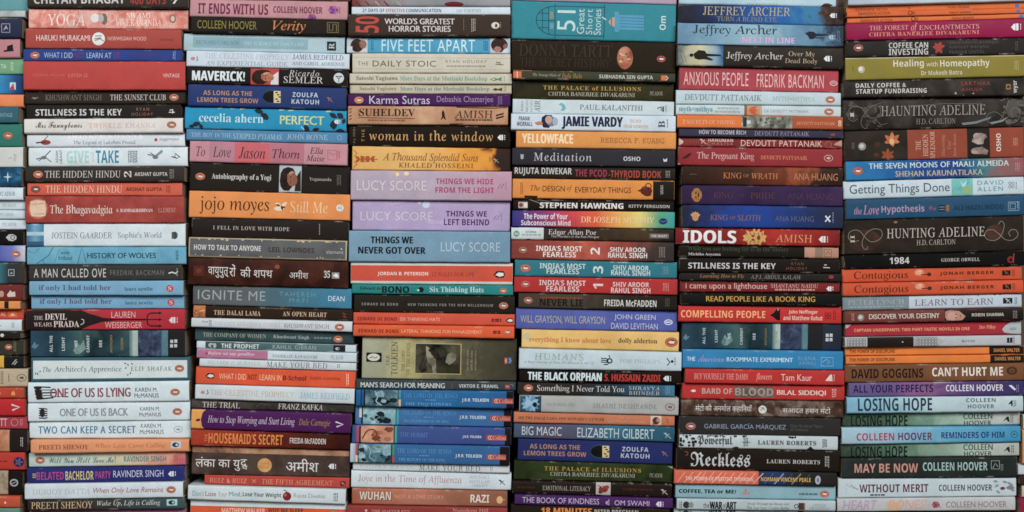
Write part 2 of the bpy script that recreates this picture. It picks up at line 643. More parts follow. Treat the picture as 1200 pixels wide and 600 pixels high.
bk('cream grey book with faint emblem', '#c9cbc8', -640, 112, 92, 180, 95, 185, VL(75, '#a0a4a6', 2, 34), LN([(42, 6), (58, -2), (62, 8)], 3, '#a0a4a6', 'publisher_logo'))
bk('dark blue starry book', 'N#15283c,#1f4a68,#3a86b0~45', -640, 108, 186, 272, 187, 274, PG([(45, -26), (48, -3), (66, 0), (48, 4), (45, 28), (41, 4), (22, 0), (41, -3)], '#b0d0e4'), PG([(-2, -18), (4, -2), (10, 0), (3, 4), (-3, 16)], '#b0d0e4'))
bk('pale blue book with dark grey word, fattest of the four pale ones', '#c8d8e0', -640, 112, 276, 335, 280, 338, S('PICADOR', -5, 77, 20, 'r', '#4a5a70'))
bk('thin pale book with grey word, upper of three alike', '#c6d4dc', -640, 118, 338, 380, 341, 382, S('PICADOR', 5, 71, 16, 'r', '#8a9098'))
bk('thin pale book with grey word, middle of three alike', '#c4d4de', -640, 115, 384, 425, 385, 426, S('PICADOR', -5, 60, 16, 'r', '#8a9098'))
bk('thin pale book with grey word, lower of three alike', '#c8d6de', -640, 116, 428, 472, 430, 474, S('PICADOR', 5, 72, 16, 'r', '#8a9098'))
bk('black book with white leaf shaped eye emblem', '#1f1d1c', -640, 105, 478, 545, 480, 546, PG([(24, 0), (38, -14), (56, -16), (74, -6), (74, 8), (56, 18), (38, 15)], '#b0b4b8', 'publisher_logo'), RING(56, 0, 9, 3, '#1f1d1c'))
bk('violet blue book fading to pale at its right end', 'G#3f4a98,#4a55a0@.8,#6a74b8@.92,#c8ccd8', -640, 112, 548, 620, 550, 624, P(68, 4))
R('A3')
bk('dark grey book with square white emblem and teal glow', 'G#2a3a40,#3a8a9a@.80,#33383a@.90,#3a3a38', -640, 107, 35, 125, 36, 126, BOX(47, -3, 26, 28, 5, '#a0a6a8'), PG([(40, 4), (48, -8), (54, 2)], '#a0a6a8', 'publisher_logo'))
bk('maroon book with white figure emblem', '#6f2f2e', -640, 108, 138, 206, 140, 208, PG([(34, 8), (50, -14), (58, -4), (72, -8), (74, 16), (38, 18)], '#d0c0b8', 'publisher_logo'), EL(8, 4, 12, 15, '#b8907a'))
bk('thin orange and black banded book', '#d88a45', -640, 100, 212, 245, 212, 246, RC(26, 46, '#2a2220'))
bk('thin red orange book with two pale letters', '#c8483a', -640, 103, 252, 294, 253, 295, T('AL', -4, 20, 16, 's', '#e0c8b8'), SQ(52, 0, 40, 26, '#d86a38', 'publisher_logo'), PG([(40, 8), (52, -8), (62, 6)], '#e8b888', 'publisher_logo'))
bk('thin white book between red orange and black books', '#c8d3da', -640, 100, 298, 352, 300, 353, VL(60, '#8a9298', 2, 28), LN([(0, 2), (6, 0)], 3, '#555555'))
bk('thin black book with small white ball', '#2b2624', -640, 98, 356, 386, 357, 387, EL(15, -1, 9, 8, '#d0ccc8', 'publisher_logo'))
bk('dark olive book with orange bird emblem', 'M#33332a,#3f4034,#3a3a30', -640, 105, 390, 462, 391, 463, P(37, 0, .8), VL(67, '#77776a', 2, 50))
bk('black book with yellow end and white slashes', '#252322', -640, 103, 468, 525, 469, 526, RC(-200, 12, '#d8a838'), PG([(48, 12), (68, -12), (74, -12), (54, 12)], '#a8acb0', 'publisher_logo'), PG([(58, 14), (72, -2), (77, -2), (64, 14)], '#a8acb0', 'publisher_logo'))
bk('tan book with crosswise dark lettering', 'N#b0a086,#b9a990,#a89878~30', -640, 130, 530, 610, 531, 612, VL(8, '#6a5a44', 2, 60), VL(40, '#6a5a44', 1, 36), PO(100, 0, 1.1, '#5a5650'))
R('A4')
bk('red orange book with flame emblem', '#b5432f', -640, 118, 18, 64, 19, 65, LEAF(62, 12, 26, 12, -70, '#e09a50', 'publisher_logo'), LEAF(76, 12, 24, 10, -110, '#e09a50', 'publisher_logo'), HL(0, 16, '#e0a080'))
bk('bright red book with white arrow emblem', '#b8262b', -640, 122, 68, 146, 69, 148, LN([(60, -14), (98, -2), (64, 13)], 8, '#d4c6c2', 'publisher_logo'))
bk('crimson book with two large white letters', '#a83a48', -640, 130, 150, 208, 150, 210, T('TT', 0, 33, 36, 's', '#d8c8c8'), RING(68, 0, 16, 3, '#c88a90'), VL(100, '#c88a90', 2, 34))
bk('black book with torn red and tan picture', '#2a2523', -640, 130, 215, 315, 216, 317, RC(-640, 45, 'N#7a3a2c,#b87a5a,#d0a888~40'), VL(103, '#b8b4b0', 2, 46, 6))
bk('red book with navy flower circle', '#b8382f', -640, 115, 322, 400, 323, 401, EL(88, 4, 25, 24, '#322c58', 'publisher_logo'), [LEAF(88, 4, 22, 8, a, '#6a5f86', 'publisher_logo') for a in range(0, 360, 72)], HL(0, 36, '#7a2420'))
bk('black book with tan picture and white oval emblem', '#211e1c', -640, 100, 408, 518, 409, 520, RC(-640, 34, 'N#6a5a48,#a89880,#8a7a64~50'), EL(62, 0, 20, 18, '#a0a6a8', 'publisher_logo'), EL(62, 0, 13, 11, '#211e1c', 'publisher_logo'), LN([(54, 4), (70, -4)], 4, '#a0a6a8', 'publisher_logo'))
bk('red orange book with tiny white dot', '#c04f35', -640, 100, 525, 575, 526, 576, EL(32, 2, 5, 5, '#e0d0c8', 'publisher_logo'))
bk('green grey book at the very bottom', '#5f8a78', -640, 100, 579, 690, 580, 690)

# ---- second stack
R('B1')
bk('black book with white and red lettering, topmost', '#352f2b', 165, 1108, -70, 42, -78, 50, T('CHETAN BHAGAT', 205, 738, 50, 'S', '#d2cfc9', dy=14), A('400 DAYS', 770, 978, 52, 'S', '#a83a36', dy=18), PG([(1005, 10), (1052, -14), (1066, -14), (1030, 40), (1018, 40), (1044, 4), (1010, 20)], '#d8d8d8', 'publisher_logo'))
bk('salmon pink book with carved floral pattern and grey face', 'N#c4695a,#d58476,#e2ada0,#c87060~85', 165, 1100, 55, 163, 57, 168, T('YOGA', 275, 498, 68, 'r', '#e6d6ce', dy=6), A('SWAMI', 740, 880, 32, 'r', '#e8d8d0', dy=-22), A('VIVEKANANDA', 675, 942, 40, 'r', '#e8dcd4', dy=20), EL(555, -6, 26, 26, '#d8d8d8'), EL(608, 0, 18, 34, '#6f6a68'), EL(590, -4, 16, 24, '#b8aaa2'), EL(1010, -4, 20, 26, '#8f7068', 'publisher_logo'), EL(1010, -4, 11, 16, '#d8b8a8', 'publisher_logo'))
bk('brick red book with white lettering and round white disc', '#a5463d', 150, 1065, 168, 280, 175, 285, A('HARUKI MURAKAMI', 215, 530, 34, 's', '#e2dedb', dy=-2), EL(580, 2, 38, 38, '#d8dbd8'), LN([(558, 12), (592, 2), (610, 16)], 6, '#8a7f78'), LN([(560, -14), (600, -16)], 6, '#8a7f78'), LN([(556, 2), (596, -4)], 5, '#4a4444'), T('NORWEGIAN WOOD', 635, 860, 22, 's', '#d8c0bc'), S('VINTAGE', 940, 1020, 14, 's', '#7a3028', dy=6))
bk('slim blue book with white and red capitals', '#2f4587', 138, 1072, 290, 358, 297, 358, P(207), T('WHAT I DID', 260, 428, 32, 'g', '#b8c4d8'), T('NOT', 440, 497, 32, 's', '#93364a'), T('LEARN AT', 510, 655, 32, 'g', '#b8c4d8'), T('IIT', 668, 705, 32, 's', '#93364a'), A('RAJEEV AGARWAL', 765, 945, 20, 's', '#6f3558', dy=0), VL(1022, '#8a98c0', 2, 48))
bk('thick plain red book with tiny pale lettering', '#b5413d', 145, 1092, 362, 528, 365, 525, A('JOSEPH HELLER', 200, 388, 17, 's', '#cc6e64', sp=1.3), T('CATCH-22', 408, 520, 19, 's', '#d8897e', sp=1.3), S('VINTAGE', 960, 1057, 22, 's', '#e0c8c2'))
R('B2')
bk('dark brown book with grey and white serif capitals', '#37302a', 140, 1085, -18, 60, -15, 52, A('KHUSHWANT SINGH', 262, 592, 34, 'r', '#857c72'), T('THE SUNSET CLUB', 642, 968, 34, 'r', '#d8d4cc'), P(1017, 0), [LN([(x, 4), (x + 9, -3), (x + 18, 4)], 3, '#8a8278', 'publisher_logo') for x in (182, 205)], EL(200, 4, 12, 5, '#8a8278', 'publisher_logo'))
bk('black book with bold white title and small brown author', '#2b2725', 150, 1055, 62, 145, 62, 142, T('STILLNESS IS THE KEY', 205, 710, 38, 'S', '#d8dadb', dy=4), A('RYAN', 795, 870, 18, 's', '#a0705f', dy=-14, sp=1.4), A('HOLIDAY', 768, 892, 18, 's', '#a0705f', dy=15, sp=1.4), LN([(985, 4), (1020, 4)], 5, '#d0d0d0', 'publisher_logo'), LN([(990, -8), (1008, -12), (1008, 10)], 6, '#d0d0d0', 'publisher_logo'))
bk('cream book with black handwritten title and pink capitals', '#d5d2cd', 143, 1075, 147, 232, 140, 228, T('Mrs Funnybones', 212, 485, 52, 'c', '#38332f', dy=2), A('TWINKLE KHANNA', 525, 915, 30, 'r', '#d3a29a', dy=0, sp=1.2), P(1010, -2))
bk('white book with red lute picture and red dot', '#d0d7de', 152, 1080, 237, 310, 232, 305, A('TWINKLE KHANNA', 385, 830, 24, 'b', '#eef2f4', dy=-25, sp=1.1), T('The Legend of Lakshmi Prasad', 425, 790, 28, 'r', '#4a6470', dy=14), EL(262, 10, 30, 15, '#9a3f3a'), LN([(205, 12), (262, 8)], 8, '#5a3a38'), LN([(250, 0), (275, -28)], 4, '#5a4a48'), EL(910, -2, 9, 10, '#b03f3c', 'publisher_logo'), S('juggernaut', 930, 1045, 22, 'r', '#5a5f64', dy=-4))  # embossed author line: its glare is put into the white ink
bk('white book with large mint and blue words and acrobats', '#d0dbe0', 160, 1095, 315, 422, 310, 420, [[LN([(x - 45, 12 * k), (x, 4 * k), (x + 40, -38)], 7, '#6d757a'), LN([(x - 30, 22 * k), (x + 6, 0), (x + 44, 30 * k)], 6, '#6d757a'), EL(x, 4, 17, 10, '#6d757a')] for x, k in ((250, 1), (905, -1))], A('ADAM', 320, 335, 72, 's', '#555b60', rot=90), A('GRANT', 343, 359, 84, 's', '#555b60', rot=90), T('GIVE', 385, 515, 74, 'S', '#9ccfc4'), T('and', 526, 545, 60, 'r', '#a8c4cc', rot=90), T('TAKE', 555, 690, 74, 'S', '#2b7e9e'), VL(772, '#6a7278', 6, 70), LN([(1000, 0), (1030, 10), (1050, 4), (1022, -18), (1020, 8)], 6, '#3f4548', 'publisher_logo'))
bk('dark brown book with white capitals and sideways numeral', '#37322f', 155, 1085, 432, 515, 428, 515, P(232, 0, 1.05), T('THE HIDDEN HINDU', 272, 715, 40, 'r', '#d6d2cc'), T('2', 735, 778, 36, 'b', '#d6d2cc', rot=90), A('AKSHAT GUPTA', 797, 990, 22, 'S', '#cfcac4'), VL(1015, '#8a847c', 3, 56))
bk('orange book with pale serif capitals and dark author', '#cb5c46', 160, 1070, 522, 595, 520, 598, P(210, 0, 1.0, '#6a3028'), T('THE HIDDEN HINDU', 268, 718, 42, 'r', '#e6c4b4'), A('AKSHAT GUPTA', 740, 952, 22, 'S', '#5e2a22'), VL(988, '#8a3a2c', 3, 42))
R('B3')
bk('thick cloudy red book with glowing pale square', 'N#8a3430,#a0433d,#ad5048~28', 152, 1082, 50, 205, 52, 200, EL(228, -4, 62, 64, 'N#a8503f,#b5604e~40'), EL(228, -4, 54, 56, 'N#b8705c,#c48570~40'), PG([(184, -48), (214, -54), (270, -50), (276, -10), (272, 38), (236, 44), (190, 40), (180, 0)], 'N#cfa58c,#dcbca4,#e6cfba~46'), LN([(192, -28), (262, -36)], 6, 'N#b08a74,#d0ac94~90'), LN([(206, 26), (264, 26)], 6, 'N#b08a74,#d0ac94~90'), T('The Bhagavadgita', 298, 665, 66, 'r', '#e6d6cc', dy=6), A('S. RADHAKRISHNAN', 688, 900, 20, 'b', '#e2cfc6', dy=7), S('ELEMENT', 932, 1035, 26, 'r', '#c8968c', dy=6))
bk('thick white book with blue sea picture at left end', '#ccd9e0', 157, 1088, 213, 345, 215, 343, RC(157, 258, 'M#2f6488,#6fa6c2,#3d7898', 0, 1), RC(157, 258, '#a9c6d2', .36, .52), RC(157, 258, '#3a5f80', .78, 1.0), A('JOSTEIN GAARDER', 302, 658, 36, 'r', '#6a6e72'), T("Sophie's World", 692, 950, 44, 'r', '#6a7074', dy=2), EL(1025, 0, 18, 22, '#55595c', 'publisher_logo'), S('3', 1006, 1036, 40, 'b', '#2f3436'))
bk('light blue book with bare branches and dark capitals', 'N#5a98b4,#66a6c0,#74b0c8~26', 157, 1092, 347, 447, 347, 447, LN([(215, 48), (250, 24), (285, 0), (310, -48)], 5, '#35708c'), LN([(250, 24), (262, 48)], 4, '#35708c'), LN([(160, -30), (200, -12), (230, -44)], 4, '#4a86a0'), LN([(455, 48), (480, -48), (505, 40)], 5, '#35708c'), LN([(320, 40), (350, -40)], 3, '#4a86a0'), A('emily', 356, 410, 26, 'g', '#2d5a6e', dy=-14), A('fridlund', 342, 422, 26, 'g', '#2d5a6e', dy=14), T('HISTORY OF WOLVES', 512, 915, 32, 'G', '#2a4c5c'), S('W&N', 1030, 1046, 58, 'S', '#3a6a80', rot=90))
bk('charcoal book with tall white hand drawn capitals', '#3b3937', 165, 1062, 457, 545, 453, 540, T('A MAN CALLED OVE', 195, 620, 52, 'g', '#d2d2d0', sp=1.15), A('FREDRIK BACKMAN', 645, 960, 30, 'g', '#74777a', sp=1.2), LN([(988, 4), (1010, -2), (1030, 6), (1042, -8)], 7, '#d8d8d6', 'publisher_logo'), VL(1038, '#a8a8a8', 1, 48))
R('B4')
bk('sky blue book with lowercase purple title, upper twin', '#74a6c4', 175, 1080, 48, 130, 45, 130, T('if only I had told her', 232, 655, 38, 'b', '#594c68'), A('laura newlin', 735, 900, 22, 'b', '#41586e', dy=4), EL(1000, 2, 21, 21, '#b8414a', 'publisher_logo'), S('S', 990, 1010, 26, 'b', '#d8c8cc', dy=2))
bk('sky blue book with lowercase purple title, lower twin', '#72a4c3', 175, 1075, 132, 212, 133, 208, T('if only I had told her', 226, 650, 38, 'b', '#594c68', dy=-2), A('laura newlin', 728, 890, 22, 'b', '#41586e', dy=3), EL(997, 2, 21, 21, '#b8414a', 'publisher_logo'), S('S', 987, 1007, 26, 'b', '#d8c8cc', dy=2))
bk('red and black book with pitchfork picture', '#b02d3a', 150, 1080, 215, 335, 212, 332, PG([(150, -58), (470, -58), (520, -36), (600, -12), (680, -5), (850, -5), (850, 5), (680, 5), (590, 14), (520, 36), (470, 58), (150, 58)], '#2b2424'), LN([(840, 0), (935, 0)], 7, '#2b2424'), LN([(930, -38), (880, -38), (862, -26), (858, 0), (862, 26), (880, 38), (930, 38)], 8, '#2b2424'), [PG([(928, y - 9), (948, y), (928, y + 9)], '#2b2424') for y in (-38, 0, 38)], LN([(470, 30), (490, 18), (488, 0), (474, -4)], 4, '#d0d0cc'), T('THE', 197, 250, 22, 'r', '#d6d2ce', dy=-12), T('DEVIL', 262, 390, 36, 'b', '#d6d2ce', dy=-18), T('WEARS', 197, 302, 24, 'r', '#d6d2ce', dy=27), T('PRADA', 312, 462, 36, 'b', '#d6d2ce', dy=24), A('LAUREN', 650, 790, 36, 'g', '#e0b8b6', dy=-29), A('WEISBERGER', 613, 830, 36, 'g', '#e0b8b6', dy=32), HP(1012, 4, 1.15, '#d8ccd0'))
ATL = 'M#304b5d,#243a46@.14,#324e57@.24,#41605f@.34,#1f3036@.46,#2b444d@.56,#3f5e60@.70,#2c3448@.8,#2a2f3c~22'


def SEA(o, k, hh):
    """painted sea wall picture: pale foam, a dark violet quay, a teal strip and a black end"""
    f = lambda v: o + (v - 180) * k
    return [RC(f(758), f(778), 'G#4f7072,#86a09c'), RC(f(778), f(808), 'N#8ca5a0,#a2b5ae,#b4c2ba~50'), RC(f(808), f(942), 'N#242a3c,#343c54,#3d4a64,#55687c~110'),
            RC(f(942), f(958), 'G#3a5464,#5a8290'), RC(f(958), f(984), 'N#466874,#5d8894~60'), RC(f(984), f(1080), '#272729'),
            PG([(f(430), 40), (f(455), -10), (f(470), 14), (f(490), -26), (f(505), 30), (f(470), 58), (f(445), 60)], 'N#4f7276,#7d9896,#41626a~70'),
            PG([(f(186), 16), (f(205), -14), (f(214), 6), (f(232), 2), (f(216), 22), (f(204), 30)], 'N#4f7486,#62889a~60')]


bk('teal sea picture book with crosswise words, under pitchfork book', ATL, 180, 1082, 340, 490, 335, 490, T('ALL THE', 292, 309, 96, 'S', '#c2ced4', rot=90), T('LIGHT', 363, 381, 80, 'S', '#c2ced4', rot=90), T('WE', 437, 454, 40, 'S', '#c2ced4', rot=90), T('CANNOT', 508, 525, 100, 'S', '#c2ced4', rot=90), T('SEE', 581, 598, 42, 'S', '#c2ced4', rot=90), A('ANTHONY', 645, 659, 106, 's', '#a88c4a', rot=90), A('DOERR', 708, 722, 70, 's', '#a88c4a', rot=90), SEA(180, 1.0, 150), [SQ(x, y, 17, 19, '#b8bec1', 'publisher_logo') for x, y in ((1006, -12), (1030, -14), (1005, 14), (1029, 13))])
R('B5')
bk('white hardback bordered in dark teal', '#39606f', 182, 1112, 96, 235, 92, 225, RC(195, 1096, '#cbd7d8', .13, .88), T('The', 250, 300, 32, 'i', '#666c70', dy=0), T("Architect's Apprentice", 316, 712, 42, 'r', '#666c70', dy=2), A('ELIF SHAFAK', 765, 1005, 26, 'r', '#5f6d70', sp=1.2), P(1050, 0), [LEAF(x, y, 16, 7, a, '#4a5a58') for x, y, a in ((205, 30, -60), (222, 34, -100), (230, 18, -50), (725, -34, 20), (745, -30, 60), (740, -12, 120), (768, -36, 60), (740, 38, -20), (762, 34, -80))])
bk('white book with red capitals beside black ink scribble', '#cbdbe1', 165, 1110, 245, 360, 235, 352, [LN([(200 + 4 * i, -34 + 17 * i), (225, -36 + 18 * i), (300 + 15 * (i % 3), -32 + 15 * i)], 8 - i % 2 * 3, '#2f2a2a') for i in range(5)], [EL(225 + 3 * i, -28 + 18 * i, 22, 8, '#2f2a2a') for i in range(4)], T('ONE OF US IS LYING', 297, 768, 54, 'G', '#86303c', dy=0), LN([(296, 20), (380, 22)], 3, '#55292e'), A('KAREN M.', 795, 925, 24, 'g', '#4a5054', dy=-14), A('McMANUS', 790, 932, 26, 'g', '#4a5054', dy=20), P(1028, 2))
bk('white book with grey capitals beside black ink scribble', '#cddce2', 160, 1112, 365, 470, 353, 465, [LN([(228, -24 + 14 * i), (262, -22 + 14 * i), (278, -18 + 12 * i)], 7, '#33302f') for i in range(5)], EL(248, 2, 15, 26, '#33302f'), T('ONE OF US IS BACK', 350, 750, 46, 'G', '#83888c', dy=1), A('KAREN M.', 818, 935, 22, 'g', '#5a6064', dy=-16), A('McMANUS', 815, 942, 24, 'g', '#5a6064', dy=18), P(1037, 3))
bk('white book with blue hand drawn capitals', '#cedde3', 160, 1115, 475, 570, 465, 570, T('TWO CAN KEEP A SECRET', 218, 790, 44, 'G', '#3d7190', sp=1.15), A('KAREN M.', 820, 945, 24, 'g', '#4a5054', dy=-22), A('McMANUS', 815, 955, 26, 'g', '#4a5054', dy=14), PO(1040, 0, 1.0, '#93a2ac'))
R('B6')
bk('peach orange book with brown serif lettering', '#dd9468', 190, 1115, 178, 250, 172, 240, A('PREETI SHENOY', 238, 527, 28, 'b', '#8a4430', dy=3), T('When Love Came Calling', 568, 975, 34, 'i', '#b5633f', dy=0), SQ(1037, -4, 58, 42, '#bcc8cc', 'publisher_logo'), EL(1035, -4, 20, 14, '#2c3a54', 'publisher_logo'), EL(1042, -4, 8, 7, '#bcc8cc', 'publisher_logo'))
bk('pale book shading from mint green to coral', 'M#b4cbc4,#bccdbf@.35,#cfc4a2@.6,#d99a80@.82,#c4606a', 162, 1085, 262, 340, 248, 325, P(228), T('Will You Still Love Me?', 280, 675, 38, 'c', '#586c74', dy=0), A('RAVINDER SINGH', 722, 972, 32, 'S', '#4a7f8c', dy=0), VL(1028, '#9a5a5a', 3, 40))
bk('navy book with pink and yellow cartoon capitals', '#2c3270', 160, 1082, 345, 430, 332, 418, [SQ(203, y, 22, 6, '#a8a060', 'cover_print') for y in (-10, 0, 10)], T('BELATED', 217, 375, 46, 'S', '#b84c88', dy=2), T('BACHELOR', 385, 550, 52, 'S', '#dccb7c', dy=2), T('PARTY', 560, 650, 42, 'S', '#b84c88', dy=0), A('RAVINDER SINGH', 665, 958, 40, 'g', '#cfd4e2', dy=-4), HP(1008, 0, 1.0))
bk('white book with grey capitals and red handwriting', '#cad6df', 152, 1080, 435, 525, 420, 510, A('DURJOY DATTA', 198, 537, 32, 'r', '#a9b6bc'), T('When Only Love Remains', 555, 965, 40, 'o', '#a34a46', dy=0), P(1010, -2))
bk('dark grey book with tan capitals and white italics', 'M#302d2a,#3a3a38@.5,#3d565a', 168, 1085, 527, 592, 512, 578, A('PREETI SHENOY', 190, 550, 40, 'r', '#d0b288', dy=0), T('Wake Up, Life is Calling', 575, 945, 36, 'i', '#cfcfcb', dy=-4), SQ(1013, -6, 62, 36, '#a8ccd0', 'publisher_logo'), EL(1012, -6, 20, 13, '#26323c', 'publisher_logo'), EL(1020, -6, 7, 6, '#a8ccd0', 'publisher_logo'))
bk('mottled pink and purple book at the very bottom', 'N#b06a60,#a8588a,#c08a98~40', 165, 1085, 596, 700, 582, 700)

# ---- third stack
R('C1')
bk('plain brown book at the top', '#6b4f40', 70, 1095, -110, -14, -90, 6)
bk('dusty pink book with maroon capitals and purple flowers', 'N#b08088,#bd8b90,#b58288~30', 65, 1080, -3, 103, 12, 130, T('IT ENDS WITH US', 122, 570, 68, 'S', '#72284a', dy=2), A('COLLEEN HOOVER', 603, 917, 42, 'S', '#7c3454', dy=0), ROSE(985, -4, 30, '#a05a98', '#7a3a80'), ROSE(850, 48, 26, '#98588f', '#86407a'), VL(1022, '#8a5a68', 2, 44))
bk('black book with olive capitals and orange script', '#2a2521', 78, 1070, 108, 210, 132, 230, A('COLLEEN HOOVER', 122, 500, 52, 'g', '#8f8846', dy=-1), T('Verity', 600, 812, 78, 'i', '#d8864e', dy=4), BOX(985, 0, 70, 62, 7, '#6f6844'), LN([(962, -20), (962, 18), (985, 18), (985, -18), (1008, -18), (1008, 24)], 7, '#6f6844', 'publisher_logo'))
bk('pale blue book with darker band and black emblem box', '#a3bbc3', 22, 1055, 212, 320, 235, 342, RC(85, 820, '#82a6b1', .18, .80), A('RICHARD CARLSON', 105, 380, 26, 'r', '#577682'), T('THE SCIENCE OF DAILY LIFE', 410, 795, 22, 'r', '#b4cad0'), SQ(972, 6, 58, 58, '#2a2c2e', 'publisher_logo'), S('R', 955, 990, 38, 'b', '#b8c4c8', dy=6, rot=90))
bk('pale lilac white book with two lines of grey capitals', '#c3d0dc', 48, 1088, 327, 425, 345, 440, EL(92, 0, 15, 12, '#b08a90', 'publisher_logo'), LN([(118, -14), (122, 10), (112, 16)], 6, '#6a7680', 'publisher_logo'), T('THE CELESTINE PROPHECY', 168, 705, 36, 'r', '#a9b1b9', dy=-20), T('AN EXPERIENTIAL GUIDE', 172, 695, 28, 'r', '#7f8c99', dy=26), A('JAMES REDFIELD', 728, 1050, 32, 'r', '#3b4753', dy=-22), A('AND CAROL ADRIENNE', 722, 1060, 22, 'r', '#55606a', dy=20))
bk('black book with sideways portrait on red', '#26211e', 52, 1078, 430, 538, 450, 560, T('MAVERICK!', 88, 425, 62, 'K', '#d4dde0', dy=0), FACE(460, 640, '#b2453f', '#2a1c18', '#b8745a', '#c8ccd0', 104), A('Ricardo', 705, 898, 40, 'i', '#d2d2d0', dy=-28, sp=1.2), A('SEMLER', 672, 922, 42, 'r', '#d8d8d6', dy=15), EL(1023, -2, 33, 33, '#c0ccd0', 'publisher_logo'), LN([(1003, -16), (1023, 2), (1023, 28)], 5, '#4a4f52', 'publisher_logo'), LN([(1044, -16), (1023, 2)], 5, '#4a4f52', 'publisher_logo'), LN([(1003, -14), (1044, -12)], 5, '#4a4f52', 'publisher_logo'))
LEM = lambda x0, x1: [EL((x0 + x1) / 2, 0, (x1 - x0) / 2, 46, '#2a4a5c'), EL((x0 + x1) / 2 - 4, 0, (x1 - x0) / 2 - 8, 38, '#1f1c1e'), SQ(x1 - 30, 0, 44, 76, '#c8b888', 'cover_print'), [SQ(x1 - 34 + 10 * (i % 3), -28 + 14 * i, 16, 8, '#3a2c24', 'cover_print') for i in range(5)], LEAF(x0 + 60, 4, 60, 40, 180, '#15100f')]
R('C2')
bk('navy book with tan and white capitals under sideways portrait', '#293a6c', 60, 1068, -10, 132, 20, 158, T('AS LONG AS THE', 160, 470, 30, 'S', '#bd8c6c', dy=-15), T('LEMON TREES GROW', 122, 510, 30, 'S', '#bd8c6c', dy=30), LEM(535, 660), A('ZOULFA', 728, 890, 30, 'S', '#c4d0dc', dy=-18, sp=1.15), A('KATOUH', 722, 897, 30, 'S', '#c4d0dc', dy=26, sp=1.15), BIRD(963, 6, .9, '#9a6a60'))
bk('turquoise book with black leaves and yellow title', '#1e8db6', 35, 1068, 138, 275, 165, 298, A('cecelia ahern', 128, 540, 56, 'b', '#c2dfe6', dy=-4), T('PERFECT', 645, 928, 56, 'G', '#dbd488', dy=0), [LEAF(x, y, l, w, a, '#2c3236') for x, y, l, w, a in ((480, -58, 60, 34, 10), (520, -40, 66, 36, 40), (575, -8, 60, 28, 215), (80, 50, 60, 30, -20), (130, 36, 40, 24, 60), (60, 54, 40, 22, 0), (985, -6, 62, 46, 85), (960, -50, 60, 32, 30), (800, 26, 60, 34, 60), (850, 60, 50, 24, -10), (1010, -52, 54, 38, 40), (1060, -20, 40, 24, 110), (1000, 60, 60, 26, 0))], [LN([(x, y), (x + 30, y - 4)], 7, '#d0c878') for x, y in ((330, -66), (390, -64), (640, -62), (700, -60), (940, -60), (250, -66))], LN([(780, 40), (800, 60)], 6, '#b0c8c8'), HP(1010, 4, .8))
bk('slim steel blue book with white capitals', '#4f82a7', 45, 1075, 280, 348, 303, 368, T('THE BOY IN THE', 78, 335, 28, 'r', '#a8c6d8'), T('STRIPED PYJAMAS', 345, 655, 34, 'r', '#a8c6d8', dy=4), A('JOHN BOYNE', 690, 950, 34, 'r', '#a8c4d6'), RING(1025, 0, 14, 4, '#7fa6c0'))
bk('pink patchwork book with black handwriting', '#c08892', 65, 1075, 355, 485, 382, 512, RC(65, 190, '#bf8791'), RC(190, 352, '#b17c8a'), RC(352, 574, '#c6626a'), RC(574, 796, '#b36f7d'), T('To', 108, 165, 62, 'i', '#33232a', dy=0), T('Love', 215, 330, 66, 'i', '#33232a', dy=0), T('Jason', 380, 550, 72, 'i', '#33232a', dy=2), T('Thorn', 595, 770, 62, 'i', '#33232a', dy=0), A('Ella', 835, 920, 42, 'i', '#33232a', dy=-24), A('Maise', 812, 930, 38, 'i', '#33232a', dy=26), BOX(978, 2, 56, 60, 4, '#b8606a'), LN([(958, -16), (980, 0), (998, -10)], 4, '#b8606a', 'publisher_logo'), VL(1020, '#a8606a', 2, 50))
R('C3')
bk('thick black book with sideways portrait on white', '#292522', 60, 1085, -55, 122, -27, 150, P(130, 0, 1.05), T('Autobiography of a Yogi', 203, 585, 45, 'b', '#d6d2ce', dy=0), FACE(633, 775, '#a8b8c0', '#221b19', '#8a5a48', '#3a2a24', 170), A('Yogananda', 828, 970, 26, 'b', '#a8a4a0', dy=0), VL(1018, '#6a6660', 3, 66))
bk('thick bright orange book with large black serif name', '#de8b4a', 60, 1090, 128, 292, 155, 318, A('jojo moyes', 132, 575, 112, 'r', '#3b2119', dy=6), EL(640, 18, 34, 14, '#d8c8b4'), [LEAF(655, 4, 46, 20, a, '#e2cdb4') for a in (-150, -40, 150)], [LEAF(650, 2, 32, 12, a, '#5a3420') for a in (20, 60, 200)], T('Still Me', 712, 950, 74, 'r', '#efc69e', dy=4), EL(1028, 4, 24, 22, '#d8dcd8', 'publisher_logo'), LN([(1014, 4), (1038, -6), (1038, 12), (1014, 4)], 5, '#4a4a4a', 'publisher_logo'))
bk('black book with small spaced grey capitals', '#2a2522', 85, 1085, 305, 418, 325, 440, T('I FELL IN LOVE WITH HOPE', 222, 708, 25, 'b', '#b6b2ae', dy=0, sp=1.2), VL(900, '#9a9692', 1, 76))
bk('grey book with worn cream edges', '#b3a484', 65, 1075, 428, 540, 455, 570, RC(74, 1066, 'N#525254,#5c5d60,#626366~30', .05, .93), BLOTS(80, 1060, 8, 16, ['#b8a888'], 9, 9, dy=-50), BLOTS(80, 1060, 6, 10, ['#b8a888'], 8, 10, dy=50), T('HOW TO TALK TO ANYONE', 102, 528, 34, 'S', '#d2d2d0', dy=2), A('LEIL LOWNDES', 578, 868, 32, 'S', '#3b322e', dy=4), S('element', 945, 1055, 24, 's', '#b8b8b4', dy=10), LEAF(1035, -14, 16, 10, 30, '#b8b8b4', 'publisher_logo'))
R('C4')
